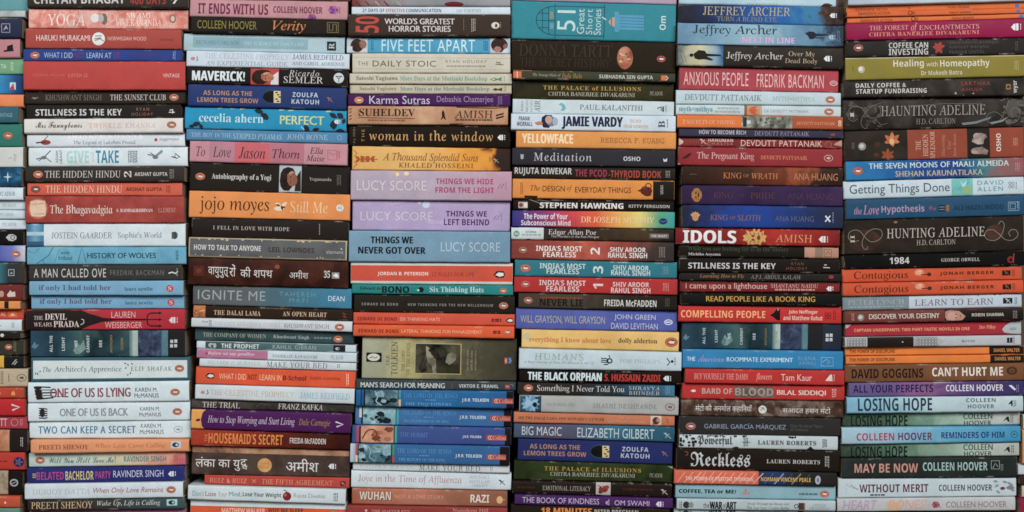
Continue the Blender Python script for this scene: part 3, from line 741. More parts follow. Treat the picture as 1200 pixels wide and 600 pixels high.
bk('dark red brown book with white Devanagari lettering', 'N#2a1815,#3d231d,#552f24~26', 60, 1078, 20, 180, 40, 205, RC(95, 160, '#5c2a24', .30, .68), EL(130, -8, 18, 16, '#6f3a30'), T('वायुपुत', 190, 318, 68, 'd', '#d4d0cc', dy=0), LN([(300, 14), (318, 26)], 6, '#d4d0cc', 'title_lettering'), T('रों', 326, 366, 78, 'd', '#d4d0cc', dy=-14), T('की शपथ', 396, 600, 66, 'd', '#d4d0cc', dy=-6), A('अमीश', 708, 828, 52, 'd', '#c8c4c0', dy=2), EL(630, -44, 16, 14, '#8a4a34'), S('35', 928, 966, 46, 'b', '#d4d4d4', dy=-3, rot=0), SQ(1002, 4, 48, 40, '#8f8f90', 'publisher_logo'), PG([(985, 4), (1005, -10), (1018, 0), (1020, 16), (1000, 14)], '#dcdcdc', 'publisher_logo'))
bk('grey book shading to blue with thin silver capitals', 'M#55585a,#5c6466@.35,#4a6b78@.55,#3a7a98@.85,#3f80a0', 85, 1100, 185, 308, 212, 338, T('IGNITE ME', 118, 550, 62, 'g', '#97a2a4', dy=-2, sp=1.1), A('TAHEREH', 640, 870, 28, 'g', '#5f9aa4', dy=-20, sp=1.4), A('MAFI', 705, 822, 26, 'g', '#5f9aa4', dy=18, sp=1.4), S('DEAN', 953, 1057, 32, 's', '#d0d8dc', dy=0))
bk('slim dark brown book with cream capitals and orange picture', '#31251e', 88, 1110, 318, 392, 345, 415, RC(88, 166, 'N#a84e34,#c47a4a,#6a3020~70'), BLOTS(100, 158, 50, 6, ['#d89a68', '#7a3a2a'], 12, 14), T('THE DALAI LAMA', 222, 520, 30, 'b', '#d8b69c', dy=2, sp=1.15), A('AN OPEN HEART', 662, 943, 30, 'b', '#d8b69c', dy=0, sp=1.1), LN([(1044, -14), (1064, -6), (1048, 6), (1068, 14)], 6, '#8a4a38', 'publisher_logo'))
bk('slim white book with tiny flying birds and grey capitals', '#c5ccd1', 82, 1108, 393, 450, 420, 487, [LN([(x, -2 + k), (x + 9, -9 + k), (x + 18, -1 + k)], 5, '#7a8084', 'publisher_logo') for x, k in ((150, -2), (172, 0))], VL(204, '#7a8084', 2, 36), T('PARADISE AND OTHER STORIES', 232, 650, 24, 'r', '#b0bbc0', dy=2), A('KHUSHWANT SINGH', 675, 962, 27, 'r', '#5f686c', dy=2), P(1028, 2))
bk('slim dark teal book with tan and white serif lettering', 'N#2c3c40,#364a4e,#3f5254~26', 95, 1110, 455, 540, 487, 568, T('THE COMPANY OF WOMEN', 148, 552, 27, 'b', '#8f9a88', dy=4), A('Khushwant Singh', 598, 828, 28, 'b', '#98a8a8', dy=6), HL(858, 972, '#6f8084', 4, 2), P(1013, 8))
R('C5')
bk('white ended book with dark teal middle and white capitals', '#c1cfd7', 112, 1130, -2, 45, 25, 72, RC(168, 985, 'M#3a5054,#4a6868,#587474', 0, .98), RC(985, 1062, '#26282a', 0, .98), EL(205, 0, 18, 14, '#a8b0a4'), EL(228, 2, 11, 16, '#a8b0a4'), EL(212, 4, 8, 8, '#3a4a4c'), T('THE PROPHET', 270, 512, 30, 'S', '#ccd2d2', dy=2), A('KAHLIL GIBRAN', 598, 875, 28, 'g', '#93a6a6', dy=0, sp=1.1), EL(1012, 2, 14, 9, '#b0b8b8', 'publisher_logo'), EL(1018, 2, 6, 5, '#26282a', 'publisher_logo'))
bk('slim white book with mauve left half', '#c1d0d9', 115, 1135, 45, 105, 73, 135, RC(115, 568, '#b3708f', .0, 1), EL(178, 0, 9, 9, '#a04a60'), T('Before we say goodbye', 185, 485, 26, 'I', '#dcc4d0', dy=-2), A('TOSHIKAZU KAWAGUCHI', 598, 885, 18, 'b', '#79868c', dy=3), S('PICADOR', 970, 1052, 28, 'r', '#78828a', dy=0))
bk('slim white book with spaced grey capitals, below mauve ended book', '#c2cbd0', 132, 1132, 108, 155, 137, 187, A('WILLIAM H. McRAVEN', 183, 520, 22, 'r', '#a4abaf', sp=1.2, dy=-2), T('MAKE YOUR BED', 562, 948, 36, 'r', '#565d62', dy=0, sp=1.1), VL(1020, '#7a8288', 2, 28))
bk('bright orange red book with white and black capitals', '#d4512e', 105, 1125, 165, 270, 195, 300, PB(198, 0, 1.2), T('WHAT I DID', 255, 428, 36, 'g', '#efc2a4', dy=0), T('NOT', 438, 497, 34, 'S', '#7a2a1c', dy=0), T('LEARN IN', 515, 655, 36, 'g', '#efc2a4', dy=0), T('B-School', 665, 812, 32, 'S', '#5a2018', dy=-2), A('RAJEEV AGARWAL', 838, 1035, 22, 's', '#7f2c1a', dy=-2), VL(1076, '#f0c4a8', 2, 76))
bk('white book with gold and pale blue serif capitals', '#c6d1d6', 105, 1122, 275, 362, 303, 402, EL(155, 4, 14, 11, '#b88a86', 'publisher_logo'), LN([(185, -14), (190, 8), (178, 16)], 7, '#6a7880', 'publisher_logo'), T('THE CELESTINE PROPHECY', 205, 740, 36, 'r', '#c0a890', dy=0), A('JAMES REDFIELD', 777, 1093, 40, 'r', '#78b0c6', dy=0))
bk('slim black marbled book with white serif capitals', 'N#2c2825,#3d3833,#55504a~50', 75, 1125, 372, 425, 400, 452, T('THE TRIAL', 148, 388, 36, 'r', '#cdc8c2', dy=4), A('FRANZ KAFKA', 633, 918, 36, 'r', '#cdc8c2', dy=2), LN([(490, 10), (520, -14), (560, -8)], 4, '#5a544e'))
bk('purple book with golden left end and white italics', '#4d2356', 80, 1100, 432, 555, 462, 588, RC(80, 140, '#dd9c4e'), PG([(142, -64), (176, -64), (156, -44), (144, 0), (150, 42), (168, 62), (142, 64)], '#dd9c4e'), PG([(176, -64), (190, -64), (190, 64), (168, 64), (150, 42), (144, 0), (156, -44)], '#4d2356'), PG([(108, 6), (124, -4), (140, -4), (140, 10), (118, 14)], '#5a2a4a'), T('How to Stop Worrying and Start Living', 188, 743, 60, 'i', '#d6c8d6', dy=2), A('Dale Carnegie', 768, 970, 54, 'i', '#ad8c50', dy=2), LN([(1004, -12), (1052, 4), (1010, 20)], 9, '#d4ccd6', 'publisher_logo'))
R('C6')
bk('dark red book with tall orange capitals', 'M#ab3c28,#8a3024@.3,#5c261e@.6,#3a1d18', 75, 1090, 68, 175, 98, 205, T('THE', 164, 183, 46, 'S', '#d07038', rot=90, dy=0), T("HOUSEMAID'S SECRET", 190, 665, 66, 'S', '#dc843c', dy=0), A('FREIDA McFADDEN', 708, 938, 36, 'S', '#c6c2be', dy=2))
bk('thick weathered brown book with gold disc and white Devanagari letters', 'N#382b27,#4a3c36,#5c4d45~32', 72, 1085, 178, 358, 208, 380, RC(76, 1082, 'N#3a2c26,#a87a5c,#c09a78~30', .02, .22), T('लंका का यु', 100, 386, 84, 'd', '#d8d6d4', dy=22), T('द', 388, 430, 48, 'd', '#d8d6d4', dy=14), T('ध', 398, 434, 24, 'd', '#d8d6d4', dy=42), EL(543, 24, 46, 45, 'N#c48a50,#dcae70~60'), LN([(510, 10), (576, 14)], 3, '#b07a44'), LN([(506, 34), (570, 42)], 3, '#b07a44'), A('अमीश', 680, 888, 82, 'd', '#dad8d6', dy=18), HP(975, 20, 1.0))
bk('slim red book with spaced peach capitals', '#b2433a', 155, 1085, 370, 425, 388, 450, A('RUIZ & RUIZ', 190, 428, 30, 'r', '#dca486', dy=2, sp=1.1), LN([(462, -10), (486, 12)], 3, '#dca486'), LN([(486, -10), (462, 12)], 3, '#dca486'), T('THE FIFTH AGREEMENT', 525, 978, 32, 'r', '#dca486', dy=2, sp=1.1), SQ(1045, 4, 34, 32, '#5a2a2c', 'publisher_logo'), BIRD(1045, 4, .6, '#c88a78'))
bk('white book with multicoloured title and red apple', '#c6d3d8', 58, 1065, 428, 517, 458, 550, T("Don't", 90, 163, 34, 's', '#4f9aa8', dy=2), T('Lose', 172, 240, 32, 's', '#9a3438', dy=2), T('Your', 252, 312, 32, 's', '#a0a08a', dy=2), T('Mind,', 322, 400, 34, 's', '#3a8a9a', dy=2), T('Lose Your Weight', 410, 655, 36, 'S', '#3c4448', dy=2), EL(692, 4, 27, 28, '#7a2a2c'), EL(682, -4, 10, 10, '#b05a50'), LN([(692, -20), (684, -34), (670, -34)], 5, '#4a3a30'), A('Rujuta Diwekar', 735, 940, 34, 's', '#9a8f92', dy=0), VL(1003, '#5f6668', 3, 52))
bk('orange red book with white top band', '#c3d1d7', 65, 1068, 522, 700, 552, 700, RC(65, 1068, '#d4552f', .20, 1), T('WHY WE SLEEP', 565, 790, 28, 'S', '#4a221a', dy=-28), A('MATTHEW WALKER', 268, 545, 28, 'S', '#e6c2ae', dy=-22), P(985, -18))

# ---- fourth stack from left
R('D1')
bk('grey book with red and white picture, topmost', 'M#7a3f3c,#8a6a68@.15,#8f9092@.3,#85888c@.6,#97999c', 65, 1080, -70, 38, -60, 41, EL(720, 38, 62, 16, '#6d2a2c'), [LN([(x, 20), (x + 30, 50)], 9, c) for x, c in ((90, '#6f3230'), (150, '#7a3a36'), (215, '#a89a98'), (270, '#6f3a38'), (350, '#a0a0a2'))])
bk('very slim white book with dark blue and red capitals', '#c5d1dc', 65, 1082, 40, 88, 43, 92, T('21 DAYS OF', 135, 275, 22, 'S', '#4a5062'), T('EFFECTIVE', 283, 405, 22, 'S', '#a85c68'), T('COMMUNICATION', 412, 638, 22, 'S', '#4a5062'), A('IAN TUHOVSKY', 737, 895, 22, 'r', '#767c84'))
bk('dark brown book with large sideways red number', '#3e322c', 42, 1082, 95, 228, 97, 235, T('50', 92, 243, 104, 'S', '#c2463e', rot=90, dy=-2), T("WORLD'S GREATEST", 278, 725, 38, 'G', '#d6d2ce', dy=-24), T('HORROR STORIES', 305, 700, 38, 'G', '#d6d2ce', dy=24), LN([(783, -40), (783, 34)], 3, '#7a6a60'), VL(845, '#b0a498', 3, 84), EL(985, 0, 26, 21, '#ccc8b4', 'publisher_logo'), EL(990, 2, 9, 12, '#4a4a3a', 'publisher_logo'), VL(1018, '#8a7f76', 1, 40))
bk('sky blue book with tall white capitals and two sideways heads', '#4799bb', 22, 1080, 238, 335, 240, 340, RC(22, 165, '#b6bfc2'), EL(98, 0, 42, 42, 'N#231714,#4a332c~90'), PG([(112, -20), (130, -36), (152, -28), (160, -8), (152, 14), (132, 22), (116, 10)], 'N#7a5248,#a87c6c~80'), PG([(120, 40), (150, 18), (164, 22), (164, 48), (120, 48)], '#c8ccd0'), SQ(48, 26, 40, 40, '#c4ccd0', 'cover_print'), RC(950, 1080, '#aebbc4'), EL(1010, -4, 54, 46, 'N#231714,#46302a~90'), PG([(974, 20), (990, 4), (1014, 8), (1026, 24), (1010, 42), (988, 42)], 'N#96685a,#c09080~80'), EL(1048, 6, 14, 18, 'N#7a5248,#a87868~80'), PG([(1020, 48), (1040, 24), (1062, 14), (1064, 48)], '#ccd2d8'), VL(195, '#2a6a88', 2, 60), VL(922, '#2a6a88', 3, 60), T('FIVE FEET APART', 255, 855, 78, 'g', '#cde2e8', sp=1.05))
bk('cream book with thin spaced grey capitals', '#c4bdae', 70, 1080, 340, 462, 347, 465, LN([(70, -36), (1080, -32)], 2, '#a8a294'), LN([(70, 38), (1080, 40)], 2, '#a8a294'), LN([(335, -60), (335, -36)], 2, '#a8a294'), LN([(1025, -56), (1025, -36)], 2, '#a8a294'), T('THE', 105, 172, 24, 's', '#6a655c', dy=4, sp=1.3), T('DAILY STOIC', 200, 605, 38, 's', '#58534c', dy=4, sp=1.1), A('RYAN HOLIDAY', 667, 930, 18, 's', '#7a7468', dy=-12, sp=1.3), HL(672, 920, '#98917f', 18, 1.6), LN([(985, 4), (1036, 8)], 6, '#7a6a4a', 'publisher_logo'), LN([(990, -8), (1014, -6), (1012, 10)], 7, '#7a6a4a', 'publisher_logo'))
bk('slim cream book with green title, upper of a near pair', '#c1baa7', 52, 1090, 472, 532, 470, 535, A('Satoshi Yagisawa', 95, 360, 34, 'b', '#5c5c52', dy=0), T('More Days at the Morisaki Bookshop', 375, 932, 36, 'b', '#5b9892', dy=2), PG([(948, 4), (975, -8), (1000, 0), (1024, -12), (1024, 16), (1000, 8), (975, 16)], '#5a8a78', 'publisher_logo'), EL(972, 4, 10, 5, '#c1baa7', 'publisher_logo'), VL(1042, '#98937f', 1, 30))
bk('slim cream book with slate blue title, lower of a near pair', '#bbb29a', 52, 1088, 542, 590, 540, 592, A('Satoshi Yagisawa', 115, 350, 30, 'b', '#6c6652'), T('More Days at the Morisaki Bookshop', 375, 945, 32, 'b', '#527a7c', dy=2), PG([(965, 4), (985, -8), (1000, 0), (1028, -10), (1028, 14), (1000, 8), (985, 12)], '#4a4a34', 'publisher_logo'), VL(1046, '#88836c', 2, 36))
R('D2')
bk('slim purple book with white and lilac sans lettering', '#482657', 40, 1080, 60, 127, 60, 132, P(112, 0, 1.0, '#c0704a'), T('Karma Sutras', 178, 565, 52, 's', '#d2ccd8', dy=-2), A('Debashis Chatterjee', 610, 970, 50, 's', '#a48cb0', dy=-2), VL(1014, '#8a6f98', 3, 52))
bk('tan parchment book with dark capitals and black fighter', 'N#a67454,#b88a68,#c8a382~22', 42, 1065, 130, 245, 140, 250, T('SUHELDEV', 115, 470, 48, 'b', '#39241c', dy=-16), LN([(110, 18), (470, 22)], 4, '#4a3024'), LN([(112, -36), (112, 8)], 3, '#4a3024'), HL(170, 410, '#8a5a44', 34, 1.8), [PG(p, '#2a1f1a') for p in ([(640, -20), (650, -34), (658, -20), (654, -8)], [(642, -14), (660, -14), (662, 10), (670, 26), (660, 26), (652, 12), (642, 28), (636, 26), (644, 6)])], A('AMISH', 722, 968, 50, 'r', '#4a2c22', dy=-8), HL(730, 965, '#6a4434', 27, 2), [PG([(988, -14 + k), (1038, -28 + k), (1038, -18 + k), (988, -4 + k)], '#33241e', 'publisher_logo') for k in (8, 26)], PG([(690, 52), (780, 50), (770, 58), (690, 58)], '#2a1f1a'), PG([(730, -56), (980, -52), (1060, -56), (1060, -50), (960, -46), (740, -50)], '#3a2820'), [LEAF(48, y, 24, 10, -30, '#8a4a34') for y in (-30, -10, 14, 34)])
bk('black book with large spaced amber lowercase title', '#241e18', 40, 1080, 255, 380, 260, 400, A('A.J. FINN', 72, 90, 104, 's', '#8a7a58', rot=90), T('THE', 127, 146, 80, 's', '#b08a54', rot=90, sp=1.4), T('woman in the window', 175, 968, 66, 'r', '#dcaa6a', dy=-4, sp=1.15), HP(1022, 2, 1.0))
bk('golden yellow book with brown handwriting and dark end', 'M#d6a458,#dcae62@.3,#dba85a@.56,#e09a34@.66,#d68e2c@.82,#a05a28@.87,#3a2b27@.91,#352825', 68, 1080, 392, 535, 405, 548, [[LEAF(x, y, 36, 18, a, '#a8502c') for a in (30, 150, 210, 330)] for x, y in ((120, 8), (150, 6), (185, 6))], LN([(80, -50), (100, -30), (84, -10)], 5, '#b0602c'), LN([(80, 60), (100, 40), (84, 24)], 5, '#b0602c'), LN([(190, 6), (232, 8)], 5, '#a8502c'), T('A Thousand Splendid Suns', 265, 875, 66, 'i', '#8a4c2c', dy=-6), A('KHALED HOSSEINI', 368, 843, 30, 'r', '#6c3e26', dy=42, sp=1.15), BIRD(988, 6, .8, '#b09a84'), VL(948, '#8a5a2c', 1, 40))
R('D3')
bk('thick lilac book with magenta capitals on the right', 'M#ad9daf,#b09fb1@.5,#b48c9f', 60, 1090, 2, 182, 8, 190, BLOTS(340, 420, 24, 7, ['#c0a068', '#d8c8b8', '#a88a5a'], 18, 21, dy=-76), A('LUCY SCORE', 100, 545, 64, 's', '#cdc6ca', dy=2), T('THINGS WE HIDE', 605, 972, 36, 'S', '#ab4268', dy=-28), T('FROM THE LIGHT', 602, 977, 36, 'S', '#ab4268', dy=28), LN([(1000, 18), (1018, -14), (1018, 18), (1040, -14)], 4, '#8a4a64', 'publisher_logo'), VL(1052, '#9a6a80', 1, 50))
bk('thick lavender book with dark purple capitals on the right', 'M#a998bc,#ad9bc0@.5,#a996ba', 68, 1078, 192, 375, 200, 387, LN([(330, -60), (460, -90)], 3, '#a08ab4'), EL(540, -72, 24, 22, '#c2ccdc'), EL(497, -84, 13, 12, '#bcc4d4'), EL(620, 40, 80, 14, '#b8a4cc'), A('LUCY SCORE', 120, 585, 58, 's', '#c6bccb', dy=4), T('THINGS WE', 668, 930, 36, 'S', '#542a66', dy=-16), T('LEFT BEHIND', 655, 945, 38, 'S', '#542a66', dy=38), LN([(975, 20), (992, -10), (992, 20), (1014, -10)], 4, '#6a4a80', 'publisher_logo'), VL(1024, '#8a70a0', 1, 46))
bk('thick powder blue book with bold black capitals', 'M#7599b0,#7296ad@.5,#6d90a8', 45, 1080, 388, 580, 393, 585, T('THINGS WE', 190, 460, 44, 'K', '#1f2226', dy=-42), T('NEVER GOT OVER', 110, 540, 44, 'K', '#1f2226', dy=24), A('LUCY SCORE', 637, 1015, 60, 's', '#a9bccb', dy=0))
R('D4')
bk('coral red book with white top and bottom bands', '#c7c4bf', 60, 1095, 42, 180, 50, 187, RC(60, 1095, '#c94e39', .13, .86), A('JORDAN B. PETERSON', 232, 555, 28, 'S', '#eacfc8', dy=2), T('12 RULES FOR LIFE', 582, 850, 26, 's', '#832a26', dy=2), PB(1010, 0, 1.5))
bk('slim teal book with black slab capitals and small hat', '#22807e', 68, 1100, 178, 238, 185, 252, T('Edward de', 120, 255, 20, 'b', '#1f2f2e', dy=-4), A('BONO', 260, 435, 42, 'K', '#1f2423', dy=3), EL(508, 2, 20, 16, '#1f2423'), PG([(485, 10), (525, 14), (520, 20), (482, 16)], '#1f2423'), EL(492, 6, 8, 8, '#a8c8c4'), T('Six Thinking Hats', 565, 910, 44, 'b', '#c6dcd8', dy=4), P(1035, 4, .8))
bk('black book with tiny spaced grey capitals', '#2a2622', 78, 1110, 245, 355, 255, 370, A('EDWARD DE BONO', 130, 362, 17, 'S', '#97938f', dy=6, sp=1.4), T('NEW THINKING FOR THE NEW MILLENNIUM', 425, 968, 17, 'S', '#97938f', dy=6, sp=1.4), P(1037, 6, 1.0, '#a8584a'))
bk('slim coral red book with bird emblem breaking its right edge', '#cb5039', 75, 1108, 362, 432, 373, 448, A('EDWARD DE BONO', 105, 355, 22, 'S', '#6c2119', dy=2, sp=1.1), T('SIX THINKING HATS', 375, 630, 22, 's', '#eeb2a2', dy=2), HL(960, 1022, '#6c2119', -4, 1.5), HL(960, 1022, '#6c2119', 7, 1.5), PB(1076, 2, 1.0))
bk('slim bright orange book with bird emblem in orange circle', '#d7582e', 78, 1105, 440, 508, 450, 522, A('EDWARD DE BONO', 112, 365, 22, 'S', '#6c2416', dy=2, sp=1.1), T('LATERAL THINKING FOR MANAGEMENT', 385, 900, 22, 's', '#f0b896', dy=2), HL(970, 1026, '#6c2416', -4, 1.5), HL(970, 1026, '#6c2416', 7, 1.5), P(1062, 0, .9, '#c8502a'))
R('D5')
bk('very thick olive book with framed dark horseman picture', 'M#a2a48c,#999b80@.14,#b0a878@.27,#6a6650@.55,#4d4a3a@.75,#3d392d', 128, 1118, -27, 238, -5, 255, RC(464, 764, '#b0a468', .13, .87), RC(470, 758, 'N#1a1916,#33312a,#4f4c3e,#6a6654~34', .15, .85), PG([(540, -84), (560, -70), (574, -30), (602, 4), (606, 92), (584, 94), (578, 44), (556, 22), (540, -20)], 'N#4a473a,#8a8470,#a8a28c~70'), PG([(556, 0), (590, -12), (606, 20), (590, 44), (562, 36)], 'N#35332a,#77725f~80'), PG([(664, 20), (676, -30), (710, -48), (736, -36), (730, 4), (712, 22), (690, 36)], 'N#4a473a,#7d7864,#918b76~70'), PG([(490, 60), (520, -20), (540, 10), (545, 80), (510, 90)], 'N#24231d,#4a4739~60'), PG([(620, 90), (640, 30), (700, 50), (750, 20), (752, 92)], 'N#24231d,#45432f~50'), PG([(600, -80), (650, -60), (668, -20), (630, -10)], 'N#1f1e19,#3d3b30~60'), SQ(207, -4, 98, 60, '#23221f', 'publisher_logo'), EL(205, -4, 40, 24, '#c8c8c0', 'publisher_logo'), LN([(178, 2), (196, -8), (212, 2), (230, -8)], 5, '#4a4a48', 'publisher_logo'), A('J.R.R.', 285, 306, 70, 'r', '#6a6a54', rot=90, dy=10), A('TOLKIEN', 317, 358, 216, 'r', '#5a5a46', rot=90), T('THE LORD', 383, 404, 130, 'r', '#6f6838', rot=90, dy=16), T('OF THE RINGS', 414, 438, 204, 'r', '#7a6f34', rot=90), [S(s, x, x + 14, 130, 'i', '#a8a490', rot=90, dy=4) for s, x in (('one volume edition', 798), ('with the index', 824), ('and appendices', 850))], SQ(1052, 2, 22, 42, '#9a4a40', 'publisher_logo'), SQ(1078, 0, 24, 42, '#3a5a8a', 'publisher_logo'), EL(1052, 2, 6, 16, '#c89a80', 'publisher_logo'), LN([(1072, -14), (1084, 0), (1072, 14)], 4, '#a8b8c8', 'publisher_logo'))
bk('slim slate grey book with white capitals', '#3b4448', 95, 1115, 242, 302, 262, 312, T("MAN'S SEARCH FOR MEANING", 125, 662, 34, 'G', '#d0d4d4', dy=2), LN([(708, -14), (708, 20)], 4, '#9a4038'), A('VIKTOR E. FRANKL', 752, 1005, 22, 'S', '#ccd0d0', dy=2), SQ(1062, 4, 30, 26, '#9f4440', 'publisher_logo'), LN([(1052, 6), (1060, -2), (1070, 6)], 4, '#d0a8a0', 'publisher_logo'), LN([(1082, -10), (1098, -10), (1096, 6)], 3, '#8a8f90'))


def tolk(x0, x1, pic, picc, sub, stripes, tx0, tx1, ax0, ax1, c0, c1, blk, xr, seed, title='The Lord of the Rings', ttl=True):
    out = [RC(pic[0] - 12, pic[1] + 12, '#1f2a38'), RC(pic[0], pic[1], picc)]
    w = pic[1] - pic[0]
    dark, mid, pale = ('N#5a3024,#8a4e38~70', 'N#8f5a44,#b87a5e~60', 'N#b88468,#d8a888~60') if seed == 3 else ('N#141c20,#26383e~70', 'N#2f4c58,#4f7884~60', 'N#6f98a4,#a8c4cc~70')
    rnd = random.Random(seed * 5)
    for i in range(9):
        cx, cy, q = pic[0] + w * rnd.uniform(.08, .92), rnd.uniform(-42, 42), rnd.uniform(.6, 1.3)
        n = 7
        out.append(PG([(min(pic[1], max(pic[0], cx + q * 34 * rnd.uniform(.5, 1.1) * math.cos(6.283 * j / n))), max(-50, min(50, cy + q * 22 * rnd.uniform(.5, 1.1) * math.sin(6.283 * j / n)))) for j in range(n)], (dark, mid, pale, dark, mid)[i % 5]))
    if seed == 3:
        out.append(CURL([(pic[0] + .05 * w, 26), (pic[0] + .2 * w, -24), (pic[0] + .4 * w, -32), (pic[0] + .5 * w, -4), (pic[0] + .42 * w, 24), (pic[0] + .6 * w, 38)], 9, '#7a3a28'))
    else:
        out.append(CURL([(pic[0] + .3 * w, -46), (pic[0] + .38 * w, -10), (pic[0] + .34 * w, 20), (pic[0] + .5 * w, 44)], 7, pale))
    out += [RC(a, b, c, f0, f1) for a, b, c, f0, f1 in stripes]
    out += [RC(blk, xr, '#231f1f')]
    if ttl:
        out += [T(title.upper(), tx0, tx1, 30, 'r', '#5a96c8', dy=-22), LN([(tx0, 6), (tx0 + 130, 6)], 2, '#4a86b8'), LN([(tx1 - 130, 6), (tx1, 6)], 2, '#4a86b8'), HL(tx0 + 140, tx1 - 140, '#5a96c8', 6, 1.2), T(sub, tx0 + 10, tx1 - 40, 19, 'b', '#5f9ccc', dy=32)]
    else:
        out += [T(sub, tx0, tx1, 30, 'r', '#5a86c4', dy=-4)]
    out += [A('J.R.R. TOLKIEN', ax0, ax1, 26 if ttl else 20, 'S', '#cfd8e2', dy=4), SQ((c0 + c1) / 2, 6, c1 - c0, 34, '#a94a42', 'publisher_logo'), S('Collins', c0 + 42, c1 - 4, 26, 'r', '#dfa898', dy=6), RING(c0 + 26, 6, 12, 4, '#e0b8a8', a0=90, a1=270), RING(c0 + 38, 6, 12, 4, '#e0b8a8', a0=90, a1=270)]
    return out


bk('blue book with rearing dark picture, topmost of four blue ones', 'G#235f94,#28689e@.5,#235f94', 95, 1100, 307, 412, 320, 428, tolk(0, 0, (155, 362), 'N#22343c,#46636e,#86aab4~60', 'THE TWO TOWERS', [(125, 134, '#27384a', 0, 1), (367, 382, '#4a8a9a', 0, .5), (367, 382, '#d0b48c', .55, 1)], 400, 745, 772, 943, 967, 1098, 1055, 1100, 1))
bk('blue book with pale blue picture, second of four blue ones', 'G#41719f,#3a6ca2@.5,#37689e', 78, 1090, 416, 530, 432, 548, tolk(0, 0, (136, 345), 'N#34505c,#78a4ae,#a8ccd0~55', 'THE FELLOWSHIP OF THE RING', [(112, 128, '#c8c4b8', .0, .6), (350, 364, '#3aa0b0', 0, 1)], 385, 730, 755, 922, 952, 1082, 1038, 1090, 2))
R('D6')
bk('blue violet book with orange dragon picture', 'G#395b8c,#3e528c@.4,#3b4e8a', 65, 1085, 49, 158, 67, 175, tolk(0, 0, (124, 333), 'N#a8684c,#cc9274,#dcae90~40', 'THE HOBBIT', [(96, 113, '#b04858', 0, 1), (340, 355, '#3a9a9c', 0, 1)], 375, 555, 775, 895, 925, 1055, 1045, 1085, 3, ttl=False), LN([(280, -34), (310, -20), (330, -36)], 6, '#7a3f2c'))
bk('blue book with crowded dark picture, lowest of four blue ones', 'G#c0ccd6,#a8b8c8@.02,#3e678e@.05,#326398@.3,#336296', 58, 1074, 162, 280, 182, 300, tolk(0, 0, (112, 318), 'N#1f2c30,#4f7a88,#a4c0c4~80', 'THE RETURN OF THE KING', [(92, 106, '#b04a5a', 0, .55), (92, 106, '#d8c8a0', .6, 1), (325, 340, '#3a8a6a', 0, .6), (325, 340, '#b04a48', .62, 1)], 358, 705, 730, 898, 928, 1053, 1012, 1074, 4))
bk('slim white book with spaced grey capitals, below four blue books', '#c3cbcf', 72, 1075, 284, 332, 304, 352, A('WILLIAM H. McRAVEN', 115, 455, 20, 'r', '#a4abaf', sp=1.2, dy=-2), T('MAKE YOUR BED', 497, 887, 36, 'r', '#52595e', dy=0, sp=1.1), VL(960, '#7f99a8', 2, 28))
bk('white book with faded rose serif title', '#c6d3da', 60, 1085, 335, 445, 355, 465, T('Joye in the Time of Affluenza', 105, 770, 60, 'r', '#b5807e', dy=-2), [A(s, a, b, 18, 'r', '#9ba5aa', dy=d) for s, a, b, d in (('SHUNALI', 822, 945, -26), ('KHULLAR', 818, 948, 2), ('SHROFF', 832, 938, 28))], BIRD(1024, 4, 1.0, '#4a4448'))
bk('copper brown book with chunky cream capitals', 'M#a45e46,#b0705a@.4,#96604a@.7,#8a5744', 65, 1060, 450, 553, 470, 568, T('WUHAN', 117, 320, 52, 'S', '#5a3a2c', dy=-2), T('WUHAN', 115, 316, 52, 'S', '#d4ccc2', dy=-6), T('NOT A LOVE STORY', 340, 655, 24, 's', '#cf9c86', dy=-4, sp=1.1), A('RAZI', 825, 945, 50, 'S', '#d8d0c6', dy=0), EL(1012, 6, 20, 24, '#d0aa78', 'publisher_logo'), LN([(1010, 6), (1046, 4)], 4, '#d0aa78', 'publisher_logo'))
bk('brick red book at the very bottom', '#8d3a37', 30, 1060, 556, 660, 576, 670, T('THE MASTER KEY', 195, 440, 24, 'r', '#d8a8a0', dy=-16), A('Napoleon Hill', 712, 940, 26, 'r', '#d8a8a0', dy=-30), EL(160, -22, 8, 8, '#d8a8a0'))

# ---- fourth stack from right
R('E1')
bk('pale lilac book at the top', '#a993a9', 60, 1118, -100, -5, -60, 24)
bk('very thick teal book with sideways white number and window', '#2d8290', 48, 1108, 2, 240, 28, 265, [LN(p, 4, '#1f3f4c') for p in ([(330, -108), (330, 110)], [(648, -108), (642, 110)], [(330, -92), (648, -92)], [(330, 94), (646, 94)])], RING(325, 2, 115, 4, '#1f3f4c', 'cover_print', 90, 270, 92), [LN([(325 - 115 * math.sqrt(max(0, 1 - (y / 92) ** 2)), y), (330, y)], 3, '#1f3f4c') for y in (-44, 2, 48)], [LN([(x, -w), (x, w)], 3, '#1f3f4c') for x, w in ((250, 68), (290, 88))], SQ(308, -32, 26, 46, '#7a8a80', 'cover_print'), SQ(308, 36, 26, 40, '#5a98a4', 'cover_print'), T('51', 345, 462, 132, 'g', '#c4d4d6', rot=90, dy=0), T('Great', 470, 518, 160, 'g', '#c4d4d6', rot=90, dy=2), T('Short', 528, 570, 160, 'g', '#c4d4d6', rot=90, dy=4, sp=1.2), T('Stories', 578, 624, 164, 'g', '#c4d4d6', rot=90, dy=4), SQ(725, 0, 30, 130, '#4f94b4', 'cover_print'), SQ(820, 2, 160, 96, '#4f94b4', 'cover_print'), [LN([(745, y), (900, y + 2)], 6, '#357f98') for y in (-28, -9, 10, 29)], PG([(672, 4), (690, -26), (712, -30), (712, 32), (690, 28)], '#b09a84'), LN([(692, -26), (692, 28)], 7, '#a04a40'), PG([(632, -32), (660, -14), (652, -10), (630, -26)], '#b8ccd0'), A('Om', 1000, 1040, 90, 'S', '#ccd8d8', rot=90))
